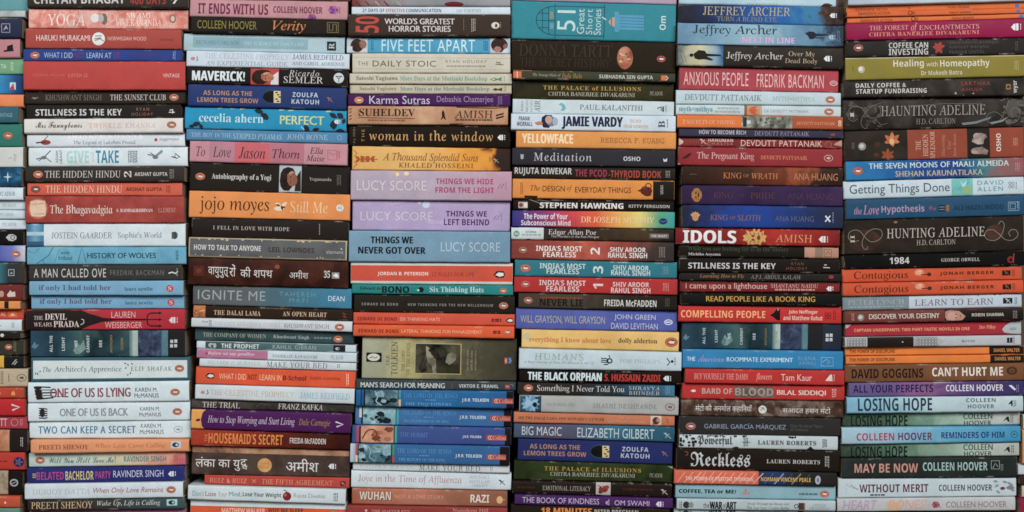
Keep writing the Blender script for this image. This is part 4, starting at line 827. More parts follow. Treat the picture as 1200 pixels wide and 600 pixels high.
bk('very thick dark brown book with brown stone oval', '#292219', 48, 1105, 252, 442, 270, 468, A('DONNA TARTT', 100, 697, 80, 'r', '#40372f', dy=-34), T('THE SECRET HISTORY', 105, 685, 58, 'r', '#3c332b', dy=44), EL(778, 5, 51, 73, 'N#7a4434,#a8644a,#c08a70~60'), BLOTS(750, 806, 80, 8, ['#c8a088', '#8a5040'], 12, 31, dy=10), P(1010, 8, 1.0, '#7a2a26'))
bk('slim moss green book with orange and white blocks', '#3e4131', 60, 1095, 452, 505, 472, 522, SQ(73, 2, 24, 42, '#d0683a', 'publisher_logo'), SQ(89, 2, 8, 42, '#c8c0b0', 'publisher_logo'), SQ(105, 2, 20, 42, '#d0683a', 'publisher_logo'), RC(60, 180, '#b0503a', 0, .1), T('The Strange Diary of', 185, 365, 24, 'i', '#b0aa90', dy=2), T('Indu Bala', 372, 500, 32, 'i', '#b4843c', dy=2), A('SUBHADRA SEN GUPTA', 610, 953, 24, 'S', '#c8c8be', dy=4), SQ(1022, 6, 34, 32, '#cf6a3a', 'publisher_logo'), LN([(1036, -8), (1050, 6), (1036, 20)], 5, '#d0c8b8', 'publisher_logo'))
R('E2')
bk('olive black book with gold and white capitals, above white book', 'N#262416,#35321f,#403c24~22', 58, 1090, -33, 80, -12, 97, T('THE PALACE of ILLUSIONS', 255, 880, 27, 'b', '#b08d42', dy=-17, sp=1.2), A('CHITRA BANERJEE DIVAKARUNI', 288, 842, 25, 'r', '#b8b4a2', dy=22), S('PICADOR', 938, 1020, 26, 'r', '#a4a090', dy=8))
bk('pale blue grey book with feather and sideways words', '#bccace', 58, 1092, 85, 175, 103, 193, T('WHEN', 113, 128, 70, 'r', '#6a7074', rot=90, dy=0), T('BREATH', 143, 158, 76, 'r', '#6a7074', rot=90), T('BECOMES', 171, 185, 76, 'r', '#8a9094', rot=90), T('AIR', 198, 235, 76, 'r', '#5a6064', rot=90), PG([(352, -14), (372, -26), (392, -12), (400, 8), (386, 26), (362, 24), (376, 12), (374, -4)], '#6aa6b4'), A('PAUL KALANITHI', 488, 892, 34, 'r', '#4c5256', dy=0), LN([(985, 0), (1010, -10), (1010, 14)], 7, '#3f4448', 'publisher_logo'), SQ(1022, 4, 10, 34, '#3f4448', 'publisher_logo'), VL(1040, '#70767a', 1, 40))
bk('white book with huge navy capitals and footballer', '#c1cfda', 48, 1098, 183, 282, 200, 298, A('FRANK', 98, 170, 26, 'S', '#33334e', dy=-20), A('WORRALL', 85, 185, 28, 'S', '#33334e', dy=14), PG([(245, -30), (270, -46), (310, -44), (312, 10), (290, 38), (255, 36), (240, 10)], '#2b2b42'), EL(305, -4, 30, 32, '#6f7886'), EL(288, -14, 22, 26, '#b89a8c'), PG([(196, 6), (230, -4), (250, 2), (250, 18), (215, 22)], '#b07a5c'), EL(330, -4, 18, 26, '#98a4b2'), T('JAMIE VARDY', 372, 762, 82, 'K', '#2a2a46', dy=2), S('THE BOY', 805, 880, 22, 'S', '#c4a48c', dy=-14), S('FROM NOWHERE', 768, 925, 22, 'S', '#c4a48c', dy=20), T('B', 988, 1030, 44, 'b', '#3a4048', rot=90, dy=4), VL(1046, '#5a6068', 1, 60))
bk('orange yellow book with typewriter author line', '#d58d46', 80, 1100, 290, 395, 305, 407, T('YELLOWFACE', 118, 445, 62, 'K', '#e6d0a8', dy=-4), A('REBECCA F. KUANG', 620, 1027, 34, 'm', '#8a5834', dy=2))
bk('charcoal violet book with spaced white serif title', '#313036', 55, 1095, 405, 508, 420, 522, [LN([(110, -14 + 10 * k), (118, -6 + 10 * k), (128, -14 + 10 * k)], 6, '#c0c0c4', 'publisher_logo') for k in (0, 1, 2)], T('Meditation', 193, 563, 54, 'r', '#c6c6ca', dy=-2, sp=1.15), A('OSHO', 765, 873, 28, 'S', '#d0d0d2', dy=4), PG([(1018, -2), (1030, 8), (1044, -4), (1042, 18), (1022, 20)], '#d0d0d2', 'publisher_logo'))
bk('black book with white and red squared capitals', '#2a2521', 58, 1098, 515, 592, 530, 608, A('RUJUTA DIWEKAR', 72, 437, 52, 'S', '#cacac6', dy=-4), T('THE PCOD', 458, 662, 46, 'S', '#a23a4c', dy=0), T('-THYROID BOOK', 672, 1008, 46, 'S', '#b4463a', dy=3), VL(1050, '#8a8680', 3, 44))
R('E3')
bk('orange book with brown title, teapot and black end', '#d5873b', 55, 1092, 50, 172, 65, 187, RC(955, 1092, '#231f1e'), VL(116, '#8a4f24', 2, 72), T('The', 172, 235, 36, 'i', '#57321c', dy=-4), T('DESIGN', 250, 392, 36, 'g', '#492a1a', dy=0), T('of', 405, 438, 40, 'i', '#57321c', dy=-2), T('EVERYDAY THINGS', 457, 815, 36, 'g', '#492a1a', dy=4), EL(912, 6, 38, 28, '#5a2a24'), PG([(856, 6), (880, -6), (885, 12), (862, 10)], '#5a2a24'), RING(926, -24, 18, 6, '#4a221e'), EL(920, 28, 26, 12, '#5a2a24'), EL(905, -14, 20, 10, '#6f382c'), VL(1012, '#a8a49c', 2, 62), PG([(134, 46), (220, 48), (214, 62), (134, 60)], '#2a211c'))
bk('slim black book with wide bold white capitals and white creases', '#231e1b', 60, 1092, 182, 246, 193, 258, SQ(125, 4, 60, 40, '#a8a4a0', 'publisher_logo'), EL(112, 4, 13, 13, '#8a3a38', 'publisher_logo'), SQ(142, 4, 20, 30, '#d0ccc8', 'publisher_logo'), A('STEPHEN HAWKING', 232, 768, 36, 'K', '#d6d2ce', dy=4), S('KITTY FERGUSON', 802, 1063, 20, 'S', '#c2beba', dy=4), LN([(160, -34), (230, -10), (290, 10)], 3, '#98938c'), LN([(220, -30), (300, -20)], 2, '#8a857e'))
bk('rainbow gradient book with white rounded title', 'G#37387c,#4a3a7e@.06,#8a3a70@.2,#c2404a@.36,#d45a36@.52,#dca852@.68,#d8c468@.78,#5a9c7c@.90,#369694', 55, 1098, 258, 355, 268, 370, T('The Power of Your', 130, 410, 38, 'S', '#dcd6d8', dy=-18), T('Subconscious Mind', 113, 428, 34, 'S', '#dcd6d8', dy=24), LN([(462, -42), (462, 42)], 2, '#a83c3a'), A('DR JOSEPH MURPHY', 495, 962, 38, 'r', '#ebcba2', dy=0), EL(1020, 6, 27, 20, '#24356a', 'publisher_logo'), LN([(1000, 2), (1020, 10), (1042, 0)], 4, '#5a80a0', 'publisher_logo'))
bk('dark book with white and green label at its left', 'M#3a3230,#332b28@.5,#4a3a28@.8,#2c2724', 45, 1088, 363, 438, 376, 450, RC(45, 256, '#c2cccc'), EL(83, 2, 20, 20, '#5a9484', 'publisher_logo'), LN([(70, -6), (96, 10)], 4, '#c2cccc', 'publisher_logo'), LN([(70, 8), (96, -4)], 4, '#c2cccc', 'publisher_logo'), S('crime', 142, 210, 18, 'S', '#6a7478', dy=-12), HL(118, 245, '#98a4a6', 8, 2), A('Edgar Allan Poe', 287, 592, 42, 'r', '#d0cac4', dy=-8), T('The Murders in the Rue Morgue', 303, 610, 20, 's', '#b8b2ac', dy=18), SQ(995, 6, 124, 30, '#6a645e', 'publisher_logo'), S('THE SMART', 944, 1046, 16, 'S', '#c4beb8', dy=6))
bk('smoky red book with sideways white numeral two', 'M#7d3a34,#93443a@.3,#b25644@.45,#8f3f38@.7,#4a3a36@.84,#3a3230', 48, 1088, 445, 565, 465, 580, P(125, 0, 1.0, '#8f463a'), T("INDIA'S MOST", 208, 502, 34, 'S', '#dcd4ce', dy=-12), T('FEARLESS', 253, 463, 34, 'S', '#dcd4ce', dy=26), T('2', 555, 615, 46, 'S', '#dcd4ce', rot=90, dy=0), A('SHIV AROOR', 680, 908, 30, 'S', '#dcd4ce', dy=-12), A('RAHUL SINGH', 668, 917, 34, 'S', '#dcd4ce', dy=24), VL(1012, '#8a8078', 4, 66))
R('E4')
bk('teal book with sideways white numeral three', '#2b7381', 72, 1108, 22, 127, 45, 143, P(140, 2, 1.1), T("INDIA'S MOST", 232, 525, 34, 'S', '#ccd6d6', dy=-16), T('FEARLESS', 275, 483, 34, 'S', '#ccd6d6', dy=18), T('3', 572, 637, 48, 'S', '#d2dada', rot=90, dy=3), A('SHIV AROOR', 700, 928, 30, 'S', '#ccd6d6', dy=-13), A('RAHUL SINGH', 688, 937, 34, 'S', '#ccd6d6', dy=20), VL(1035, '#6a9aa0', 4, 50))
bk('bright red book with sideways white numeral one', '#ad2f2e', 65, 1108, 132, 227, 152, 247, P(140, -2, 1.0, '#a8443c'), T("INDIA'S MOST", 228, 525, 34, 'S', '#dccfce', dy=-14), T('FEARLESS', 272, 483, 34, 'S', '#dccfce', dy=24), T('1', 572, 635, 34, 'S', '#dccfce', rot=90, dy=4), A('SHIV AROOR', 697, 928, 30, 'S', '#dccfce', dy=-12), A('RAHUL SINGH', 686, 937, 34, 'S', '#dccfce', dy=26), VL(1035, '#c88a88', 4, 50))
bk('dark brown book with black title and white condensed author', 'M#453d33,#4a4238@.35,#2e2925@.7,#262220', 95, 1108, 235, 325, 255, 345, P(158, 2, 1.0, '#8f4a3a'), HL(235, 505, '#8f3c30', -18, 2.0), T('NEVER LIE', 232, 508, 44, 'S', '#231d1a', dy=12), A('FREIDA McFADDEN', 643, 977, 42, 'S', '#c8c8c4', dy=8), VL(1046, '#5a544c', 3, 56))
bk('periwinkle blue book with scratchy cream and white handwriting', '#535ea6', 75, 1112, 338, 463, 358, 485, T('WILL GRAYSON, WILL GRAYSON', 108, 650, 54, 'g', '#b4b28c', dy=4), A('JOHN GREEN', 710, 975, 42, 'g', '#c6cadc', dy=-20), A('DAVID LEVITHAN', 690, 988, 38, 'g', '#c6cadc', dy=34), EL(1057, 4, 27, 18, '#d0d4e0', 'publisher_logo'), EL(1057, 4, 20, 12, '#535ea6', 'publisher_logo'), LN([(1042, 4), (1072, 4)], 8, '#d0d4e0', 'publisher_logo'))
bk('mustard yellow book with orange and dark serif lettering', 'N#d3aa60,#dcb368,#e0bb74~16', 115, 1122, 472, 585, 490, 612, T('everything I know about love', 165, 690, 42, 'b', '#c2703e', dy=6), A('dolly alderton', 735, 985, 40, 'b', '#4c4a3c', dy=2), P(1075, 2, 1.35, '#a8452a'), EL(150, -16, 20, 20, '#b8b89a'))
R('E5')
bk('pale blue book with faint green capitals and black hand', '#b8c9d2', 98, 1135, 48, 172, 70, 190, T('HUMANS', 198, 510, 42, 'r', '#8da69c', dy=-18, sp=1.15), T('A Brief History of How We Messed It All Up', 128, 578, 22, 'i', '#8a9498', dy=20), EL(676, 2, 20, 18, '#24282a'), EL(678, 2, 10, 9, '#b8c9d2'), [LN([(660, y), (622, y - 2)], 6, '#24282a') for y in (-12, 0, 12)], LN([(668, 24), (640, 26)], 7, '#24282a'), LN([(680, -20), (672, -34)], 6, '#24282a'), A('TOM PHILLIPS', 740, 1000, 24, 'r', '#9fb0b4', dy=0, sp=1.1), LN([(1042, -22), (1062, 4), (1044, 24)], 6, '#2a2e30', 'publisher_logo'), EL(1076, -2, 9, 9, '#2a2e30', 'publisher_logo'), VL(1094, '#5a6266', 1, 54))
bk('black book with heavy pale blue and red capitals', '#211c19', 100, 1135, 180, 258, 195, 278, T('THE BLACK ORPHAN', 155, 628, 52, 'K', '#cbdde2', dy=0), A('S. HUSSAIN ZAIDI', 645, 1003, 46, 'K', '#b2342e', dy=2), HP(1045, 2, 1.0))
bk('slim dark book with white title and blue right end', 'M#322e2b,#2d2c2b@.4,#2d3a44@.65,#36607a@.88,#3f7494', 90, 1095, 262, 340, 278, 355, P(160, -4, 1.0), T('Something I Never Told You', 215, 775, 52, 'r', '#ccc8c4', dy=0), A('SHRAVYA', 803, 1000, 24, 'r', '#b8bcc0', dy=-12, sp=1.2), A('BHINDER', 803, 1000, 24, 'r', '#b8bcc0', dy=20, sp=1.2), VL(1050, '#6f9ab4', 3, 52))
bk('light grey book with blue flower photo at left end', '#a7a9a8', 100, 1130, 345, 448, 362, 470, RC(104, 240, 'N#1f2f3c,#2a4456,#3a6078~50'), [LEAF(172, 0, 60, 26, a, c) for a, c in zip(range(0, 360, 30), ['#7aa6c4', '#5a8aac', '#8ab4cc'] * 4)], EL(200, 4, 14, 15, '#1a2028'), EL(160, -4, 22, 20, '#93b8d0'), T('MOVING ON', 275, 455, 20, 'r', '#8e9698', dy=0), A('SHASHI DESHPANDE', 570, 978, 30, 'r', '#787f83', dy=2, sp=1.15), PO(1062, 2, 1.1, '#8f5a54'))
bk('slim terracotta book with small portrait and pale lines', '#bb7150', 65, 1092, 449, 518, 475, 540, A('HH THE DALAI LAMA AND HOWARD C CUTLER', 95, 645, 18, 'b', '#6d3a26', dy=2), T('THE ART OF', 730, 855, 15, 'r', '#d69a7c', dy=-12), T('HAPPINESS AT WORK', 668, 905, 16, 'r', '#d69a7c', dy=12), RC(938, 1008, '#c8b4a8', .05, .95), EL(975, 2, 24, 24, '#5a2f2a'), EL(988, -2, 12, 14, '#b07a64'), PG([(946, 24), (965, 12), (965, 28)], '#8a3a34'), LN([(1036, -14), (1054, -6), (1040, 8), (1056, 14)], 5, '#8a4a34', 'publisher_logo'))
R('E6')
bk('misty blue violet book with tall pale capitals', 'M#44566c,#5a4c62@.25,#4a5870@.45,#3a6f84@.58,#2f5e74@.8,#2c566c', 65, 1092, 32, 125, 58, 153, T('BIG MAGIC', 118, 372, 56, 's', '#b6c6ce', dy=0), A('ELIZABETH GILBERT', 472, 965, 62, 's', '#b6c6ce', dy=2), BIRD(1045, 6, 1.1, '#98aab4'))
bk('navy book with tan and white capitals and arch picture', '#2a3164', 90, 1080, 132, 270, 158, 300, T('AS LONG AS THE', 168, 490, 30, 'S', '#b8886a', dy=-22), T('LEMON TREES GROW', 130, 530, 30, 'S', '#b8886a', dy=22), LEM(555, 685), A('ZOULFA', 760, 928, 30, 'S', '#bcc8d6', dy=-20, sp=1.15), A('KATOUH', 752, 935, 30, 'S', '#bcc8d6', dy=22, sp=1.15), BIRD(1030, 2, .9, '#9a6a60'))
bk('mossy green black book with gold and white capitals', 'N#20281a,#2e3820,#3a4426~22', 65, 1085, 275, 395, 305, 412, T('THE PALACE of ILLUSIONS', 262, 880, 27, 'b', '#a8883e', dy=-16, sp=1.2), A('CHITRA BANERJEE DIVAKARUNI', 300, 842, 25, 'r', '#b0b0a0', dy=18), S('PICADOR', 935, 1018, 26, 'r', '#9c9c8c', dy=12), PG([(1050, -48), (1082, -46), (1082, -34)], '#9a968c'))
bk('dark brown book with small red and white picture', '#292320', 55, 1075, 402, 480, 422, 508, T('EMOTIONAL LITERACY', 250, 558, 30, 'r', '#b0aaa2', dy=0), RC(590, 684, '#b0aaa4', .0, .98), EL(638, 0, 30, 22, '#7a3430'), EL(660, -14, 16, 12, '#8a4038'), EL(620, 18, 14, 10, '#6a2a28'), LN([(605, -24), (630, -10)], 5, '#6a2a28'), HL(90, 210, '#452c26', 0, 2.4), HL(760, 960, '#4a2823', -4, 2.4), BIRD(1025, 6, 1.0, '#b0aaa4'))
bk('slim violet book with white capitals and pale emblem', '#48295e', 70, 1080, 487, 542, 512, 572, T('THE BOOK OF KINDNESS', 120, 610, 36, 's', '#c4bcd0', dy=0), LEAF(650, 6, 22, 10, -30, '#b0a0c0'), LEAF(650, 6, 22, 10, 30, '#b0a0c0'), LN([(672, -18), (672, 22)], 4, '#b0a0c0'), A('OM SWAMI', 708, 930, 32, 's', '#c4bcd0', dy=4), HP(995, 6, 1.0, '#cfcad6'))
bk('dark brown book with large orange title at the very bottom', '#29231e', 45, 1060, 550, 690, 580, 700, T('18 MINUTES', 240, 565, 44, 'K', '#d6803a', dy=-34), A('PETER BREGMAN', 580, 860, 30, 'S', '#b8b4ae', dy=-36))

# ---- third stack from right
R('F1')
bk('pale blue watercolour book at the top', 'M#a8c6d4,#98bccc@.3,#b4ccd4@.6,#a4c4d2', 85, 1100, -80, 22, -60, 42, S('ADVENTURES', 510, 720, 20, 'r', '#7fa4b4', dy=46), [LN([(1000, 44), (1030, 50), (1070, 38)], 9, '#5a4440'), EL(1035, 40, 28, 12, '#4a3430')], RC(1092, 1100, '#5a4034'))
bk('night blue book with gold serif capitals', 'M#2c2a32,#2a3350@.2,#284f8c@.42,#2462a2@.66,#3a78a0@.8,#4a3a34@.90,#262020', 70, 1135, 28, 145, 45, 160, A('JEFFREY ARCHER', 238, 795, 56, 'r', '#b2a27e', dy=-20), T('TURN A BLIND EYE', 328, 708, 30, 'r', '#8f8a70', dy=30), BLOTS(985, 1035, 70, 8, ['#5a3a30', '#7a4a3a', '#38302e'], 14, 41), HP(1068, 0, .9))
bk('cloudy pale blue book with running man and lilac capitals', 'M#5f86a2,#7a9eb4@.25,#8caebc@.45,#668fa8@.7,#587e98@.86,#323f4e@.97', 65, 1130, 152, 283, 175, 300, A('Jeffrey Archer', 172, 705, 76, 'r', '#2c3844', dy=-24), T('NEXT IN LINE', 483, 820, 36, 'K', '#c4a4cc', dy=34), PG([(890, -14), (910, -28), (940, -26), (955, -14), (1030, -12), (1030, -4), (955, 2), (940, 20), (915, 22), (905, 4)], '#2a2d38'), EL(898, -14, 10, 9, '#3a3038'), LN([(940, 10), (1000, 14)], 7, '#33363f'), HP(1055, 6, .9, '#9ab0c0'), VL(1098, '#6a7a8a', 2, 70), [LN([(x, 10), (x, 60)], 5, '#4a5a70') for x in (1075, 1090, 1110)])
bk('dark brown book with figure on pale picture at left', '#2e2924', 65, 1130, 293, 420, 308, 445, RC(68, 362, 'M#4a5a60,#a8a890@.25,#bfb48c@.5,#7f9cac@.8,#2a5a8a'), LN([(75, -60), (110, 50)], 6, '#6a6a5a'), LN([(95, -60), (130, 50)], 5, '#7a7a68'), EL(160, 0, 13, 11, '#1f1c1a'), PG([(172, -8), (205, -34), (245, -30), (258, -12), (345, -8), (352, 2), (258, 6), (300, 24), (290, 32), (240, 24), (205, 28), (180, 20)], '#26221f'), A('Jeffrey Archer', 383, 745, 60, 'r', '#cfcbc4', dy=0), T('Over My', 780, 945, 40, 'r', '#c2aa8c', dy=-18), T('Dead Body', 757, 962, 40, 'r', '#c2aa8c', dy=26), HP(1030, 4, 1.05))
bk('thick raspberry red book with thin pale hand drawn capitals', 'N#9d3a45,#a6424b,#ae4a52~14', 85, 1105, 430, 570, 450, 590, T('ANXIOUS PEOPLE', 115, 530, 86, 'g', '#d9b2ae', dy=0, sp=1.1), A('FREDRIK BACKMAN', 583, 1012, 86, 'g', '#d9b2ae', dy=4, sp=1.1), RING(1075, 12, 22, 5, '#d9b2ae', ry=14), LN([(1060, 14), (1074, 8), (1088, 14)], 5, '#d9b2ae', 'publisher_logo'))
R('F2')
bk('pale blue book with dark teal serif capitals', '#b2c5cc', 65, 1118, 30, 118, 50, 130, A('DEVDUTT PATTANAIK', 122, 612, 38, 'r', '#4f6672', dy=0), T('MYTH=MITHYA', 682, 953, 28, 'r', '#8ba3ac', dy=2), P(1050, 4))
bk('slim pale book with lowercase teal title and orange picture', '#b7c7cb', 65, 1120, 122, 185, 135, 202, T('myth=mithya', 85, 300, 42, 'b', '#3d7e96', dy=0), HL(330, 470, '#9aa8aa', -12, 2), HL(315, 475, '#9aa8aa', 10, 2), RC(502, 616, '#a8a294'), RC(518, 600, '#c08a60', .05, .95), [LEAF(530, 0, 60, 22, a, '#c0583a') for a in (-25, 0, 25)], RC(502, 518, '#8a5a44'), A('DR DEVDUTT PATTANAIK', 630, 915, 18, 'g', '#7f9aa6', dy=2), P(1043, 2))
bk('orange book with grey carved panel in its middle', '#d66f30', 70, 1125, 193, 268, 208, 285, T('7 SECRETS OF VISHNU', 105, 440, 26, 'r', '#e8c2a2', dy=4), RC(480, 804, 'N#3a3c36,#74776c,#a8aa9e~90'), SQ(525, 0, 26, 22, '#c0c4c4', 'cover_print'), SQ(502, 0, 24, 60, '#33342f', 'cover_print'), BLOTS(560, 790, 60, 26, ['#4a4c44', '#8f9286', '#5f6258'], 13, 43), RC(804, 1125, '#a4502f'), A('DEVDUTT PATTANAIK', 830, 1075, 19, 'r', '#d8a080', dy=3), S('8', 1094, 1116, 38, 'S', '#d0c4b8', dy=0))
bk('slim indigo grey book with two styles of pale capitals', '#3a384a', 85, 1133, 277, 325, 290, 340, T('HOW TO BECOME RICH', 213, 512, 26, 'S', '#b8b8be', dy=-4), A('DEVDUTT PATTANAIK', 567, 915, 28, 'r', '#9a9aa6', dy=0), EL(1066, 2, 16, 9, '#8f3c40', 'publisher_logo'))
bk('slim maroon book with worn tan ends', 'N#6a2625,#7d302e,#8a3d38~26', 85, 1133, 330, 386, 343, 402, PG([(85, -24), (118, -4), (112, 12), (85, 24)], '#c8b09c'), PG([(1133, -26), (1090, -4), (1080, 8), (1133, 16)], '#b08a78'), [LN([(x, -18), (x, 18)], 6, '#854440') for x in range(130, 215, 14)], BIRD(240, -4, 1.0, '#d0a8a0'), T('HANUMAN', 275, 435, 19, 'S', '#d8b2aa', dy=-12), T('CHALISA', 270, 435, 15, 's', '#b8837c', dy=10, sp=1.6), A('DEVDUTT PATTANAIK', 485, 1005, 38, 'g', '#dcb4ac', dy=3, sp=1.05), RING(1045, 6, 20, 5, '#a05a58'))
bk('carmine book with white serif title and orange author', '#8e2f34', 80, 1133, 392, 505, 407, 525, PG([(104, 18), (130, -2), (158, -20), (168, -14), (150, 8), (125, 18)], '#3a2426'), T('The Pregnant King', 203, 568, 58, 'r', '#d8bab2', dy=0), A('DEVDUTT PATTANAIK', 610, 910, 26, 'b', '#d4855a', dy=2), PO(1045, 0, 1.0, '#c8a8a0'), PG([(80, 46), (100, 56), (80, 56)], '#c8b4a8'))
R('F3')
bk('dark brown book with copper lettering and reddish glow', 'M#30221c,#43291f@.35,#6a3424@.62,#8f4a30@.72,#3f2a22@.84,#33241e', 105, 1135, -30, 88, -18, 97, LN([(155, -8), (200, -8)], 3, '#7a5a44'), T('KING', 370, 488, 38, 'r', '#c07848', dy=-2), T('OF', 500, 536, 22, 'r', '#b07048', dy=-2), T('WRATH', 550, 720, 38, 'r', '#c07848', dy=0), A('ANA HUANG', 820, 1103, 46, 'g', '#b27250', dy=2))
bk('dark violet book with gold lion head', 'N#30223f,#38284a,#422e52~18', 105, 1130, 93, 213, 105, 225, GOLDLION(197, 2, 64, 96, '#a8743a', '#4a2e28'), T('KING', 303, 430, 38, 'r', '#5d3b46', dy=2), T('OF', 462, 505, 22, 'r', '#5d3b46', dy=2), T('PRIDE', 540, 705, 40, 'r', '#5d3b46', dy=2), A('ANA HUANG', 778, 1070, 44, 'g', '#52364e', dy=4))
bk('royal blue book with small gold crest', 'M#252b42,#27315c@.12,#24418e@.35,#233f88@.55,#24345e@.8,#2a2f44', 105, 1130, 219, 355, 236, 365, [LEAF(188, 8, 36, 18, a, '#c09060') for a in (-150, -120, -90, -60, -30)], EL(188, 12, 20, 22, '#b58454'), T('KING', 283, 395, 36, 'r', '#8c6250', dy=10), T('OF', 408, 445, 22, 'r', '#8c6250', dy=10), T('SLOTH', 458, 605, 38, 'r', '#8c6250', dy=10), A('ANA HUANG', 697, 945, 36, 'g', '#5c5d7a', dy=12), LN([(1018, -10), (1048, 28)], 10, '#ccd0d8', 'publisher_logo'), LN([(1048, -10), (1016, 28)], 8, '#ccd0d8', 'publisher_logo'), VL(1066, '#8a90a8', 1, 66))
bk('red book with big bold white title and gold carved lion', 'M#7a2022,#86231f@.4,#a82b25@.62,#8a2422@.9,#7a2022', 58, 1115, 370, 468, 382, 487, T('IDOLS', 110, 452, 82, 'K', '#d8dadc', dy=0), GOLDLION(570, 2, 140, 92, '#c89a58', '#7a3a28'), A('AMISH', 700, 938, 50, 'r', '#d08c62', dy=4), HP(1008, 6, 1.2))
bk('black book with dark green title and tan picture end', '#24201c', 88, 1113, 475, 552, 487, 562, RC(893, 1113, 'N#a87a68,#b88a74,#98705f~24'), RC(960, 1010, '#8a7260'), BOX(1042, 4, 46, 46, 4, '#6a4a40'), LN([(1030, 14), (1042, -8), (1056, 10)], 4, '#6a4a40', 'publisher_logo'), T('What you are looking for is in the library', 145, 792, 36, 'b', '#40493a', dy=-14), A('Michiko Aoyama', 148, 355, 22, 'b', '#d0ccc8', dy=20))
R('F4')
bk('black book with bold white title, below tan picture end', '#231e1b', 90, 1120, 12, 105, 20, 112, T('STILLNESS IS THE KEY', 147, 708, 38, 'S', '#d0d2d3', dy=2), A('RYAN', 808, 885, 18, 's', '#8a5548', dy=-14, sp=1.4), A('HOLIDAY', 775, 910, 18, 's', '#8a5548', dy=16, sp=1.4), LN([(1012, 8), (1054, 10)], 5, '#c8c8c8', 'publisher_logo'), LN([(1018, -8), (1034, -8)], 5, '#c8c8c8', 'publisher_logo'))
bk('slim black book with orange brown script', '#292624', 92, 1118, 106, 155, 113, 164, T('Learning How to Fly', 215, 498, 30, 'I', '#9d6d4a', dy=-2), A('A.P.J. ABDUL KALAM', 540, 858, 26, 'r', '#8f8d8a', dy=-1), EL(1054, -4, 16, 12, '#983038', 'publisher_logo'))
bk('slim oxblood book with rounded lowercase title', '#7a2929', 92, 1115, 158, 230, 170, 234, RC(92, 1115, '#a89a90', 0, .07), T('i came upon a lighthouse', 130, 650, 50, 'g', '#debab2', dy=0), A('SHANTANU NAIDU', 675, 975, 26, 'r', '#dab4ac', dy=-8), HL(700, 955, '#c09088', 16, 2.0), HP(1050, 8, .9))
bk('black book with golden yellow capitals only', '#1e1d1d', 95, 1118, 235, 312, 238, 318, T('READ PEOPLE LIKE A BOOK KING', 255, 950, 34, 'G', '#d0a044', dy=-2, sp=1.04))
bk('vivid red book with orange capitals and black hat', '#bc2f2d', 80, 1125, 315, 412, 325, 430, T('COMPELLING PEOPLE', 97, 637, 46, 'S', '#eeb87c', dy=4), PG([(668, 6), (690, -8), (712, -36), (732, -30), (732, 40), (712, 38), (690, 20)], '#231c1c'), LN([(716, -38), (720, -22)], 5, '#b0a8a8'), A('John Neffinger', 787, 973, 30, 'S', '#eecdbc', dy=-14), A('and Matthew Kohut', 753, 1003, 30, 'S', '#eecdbc', dy=22), [RING(x, y, 9, 4, '#6f2024') for x, y in ((1028, -4), (1048, -4), (1028, 16), (1048, 16))], VL(1080, '#7f2426', 2, 62))
bk('teal sea picture book with crosswise words, above bright blue book', ATL, 108, 1130, 430, 590, 442, 605, T('ALL THE', 240, 257, 104, 'S', '#b2c0c6', rot=90), T('LIGHT', 318, 336, 80, 'S', '#b2c0c6', rot=90), T('WE', 400, 417, 40, 'S', '#b2c0c6', rot=90), T('CANNOT', 480, 497, 108, 'S', '#b2c0c6', rot=90), T('SEE', 561, 578, 44, 'S', '#b2c0c6', rot=90), A('ANTHONY', 637, 651, 112, 's', '#98803f', rot=90), A('DOERR', 705, 719, 78, 's', '#98803f', rot=90), SEA(108, 1.0, 160), [SQ(x, y, 19, 21, '#b8bec1', 'publisher_logo') for x, y in ((1038, -14), (1063, -15), (1037, 14), (1062, 13))])
R('F5')
bk('bright blue book with white capitals and lilac script', '#2b7cae', 105, 1130, 50, 168, 65, 180, T('THE', 133, 187, 26, 'G', '#cadfe9', dy=0), T('American', 205, 370, 46, 'c', '#9d93c2', dy=-4), T('ROOMMATE EXPERIMENT', 387, 810, 28, 'G', '#cadfe9', dy=0), A('ELENA', 845, 955, 24, 's', '#7f9ac4', dy=-12, sp=1.2), A('ARMAS', 847, 955, 24, 's', '#7f9ac4', dy=20, sp=1.2), BOX(1028, 8, 76, 54, 4, '#8ab0cc'), LN([(1000, 10), (1024, -8), (1050, 12), (1024, 18)], 4, '#8ab0cc', 'publisher_logo'))
bk('red book with condensed pink capitals and thin script', '#b42f2d', 120, 1138, 175, 262, 188, 280, T('BUY YOURSELF THE DAMN', 178, 522, 38, 'r', '#e4b0a8', dy=0), T('flowers', 572, 675, 54, 'i', '#e4b0a8', dy=2), A('Tam Kaur', 732, 930, 42, 's', '#e6cec8', dy=0), PG([(1015, 18), (1045, -20), (1058, -24), (1062, 20)], '#dcc8c4', 'publisher_logo'), VL(1072, '#dcb0ac', 1, 46))
bk('red book with grey block capitals and white author', '#b5312e', 105, 1145, 268, 365, 285, 380, PB(175, -2, .9, '#dcd0cc', '#a83c38'), T('BARD OF', 232, 425, 36, 'S', '#b4aca0', dy=-2), RC(438, 694, 'N#4a4440,#6a645c,#8f8a80~60', .16, .84), T('BLOOD', 444, 690, 48, 'S', '#a09a90', dy=0), A('BILAL SIDDIQI', 712, 1025, 36, 'G', '#e0d6d2', dy=3), VL(1078, '#dcb0a8', 3, 54))
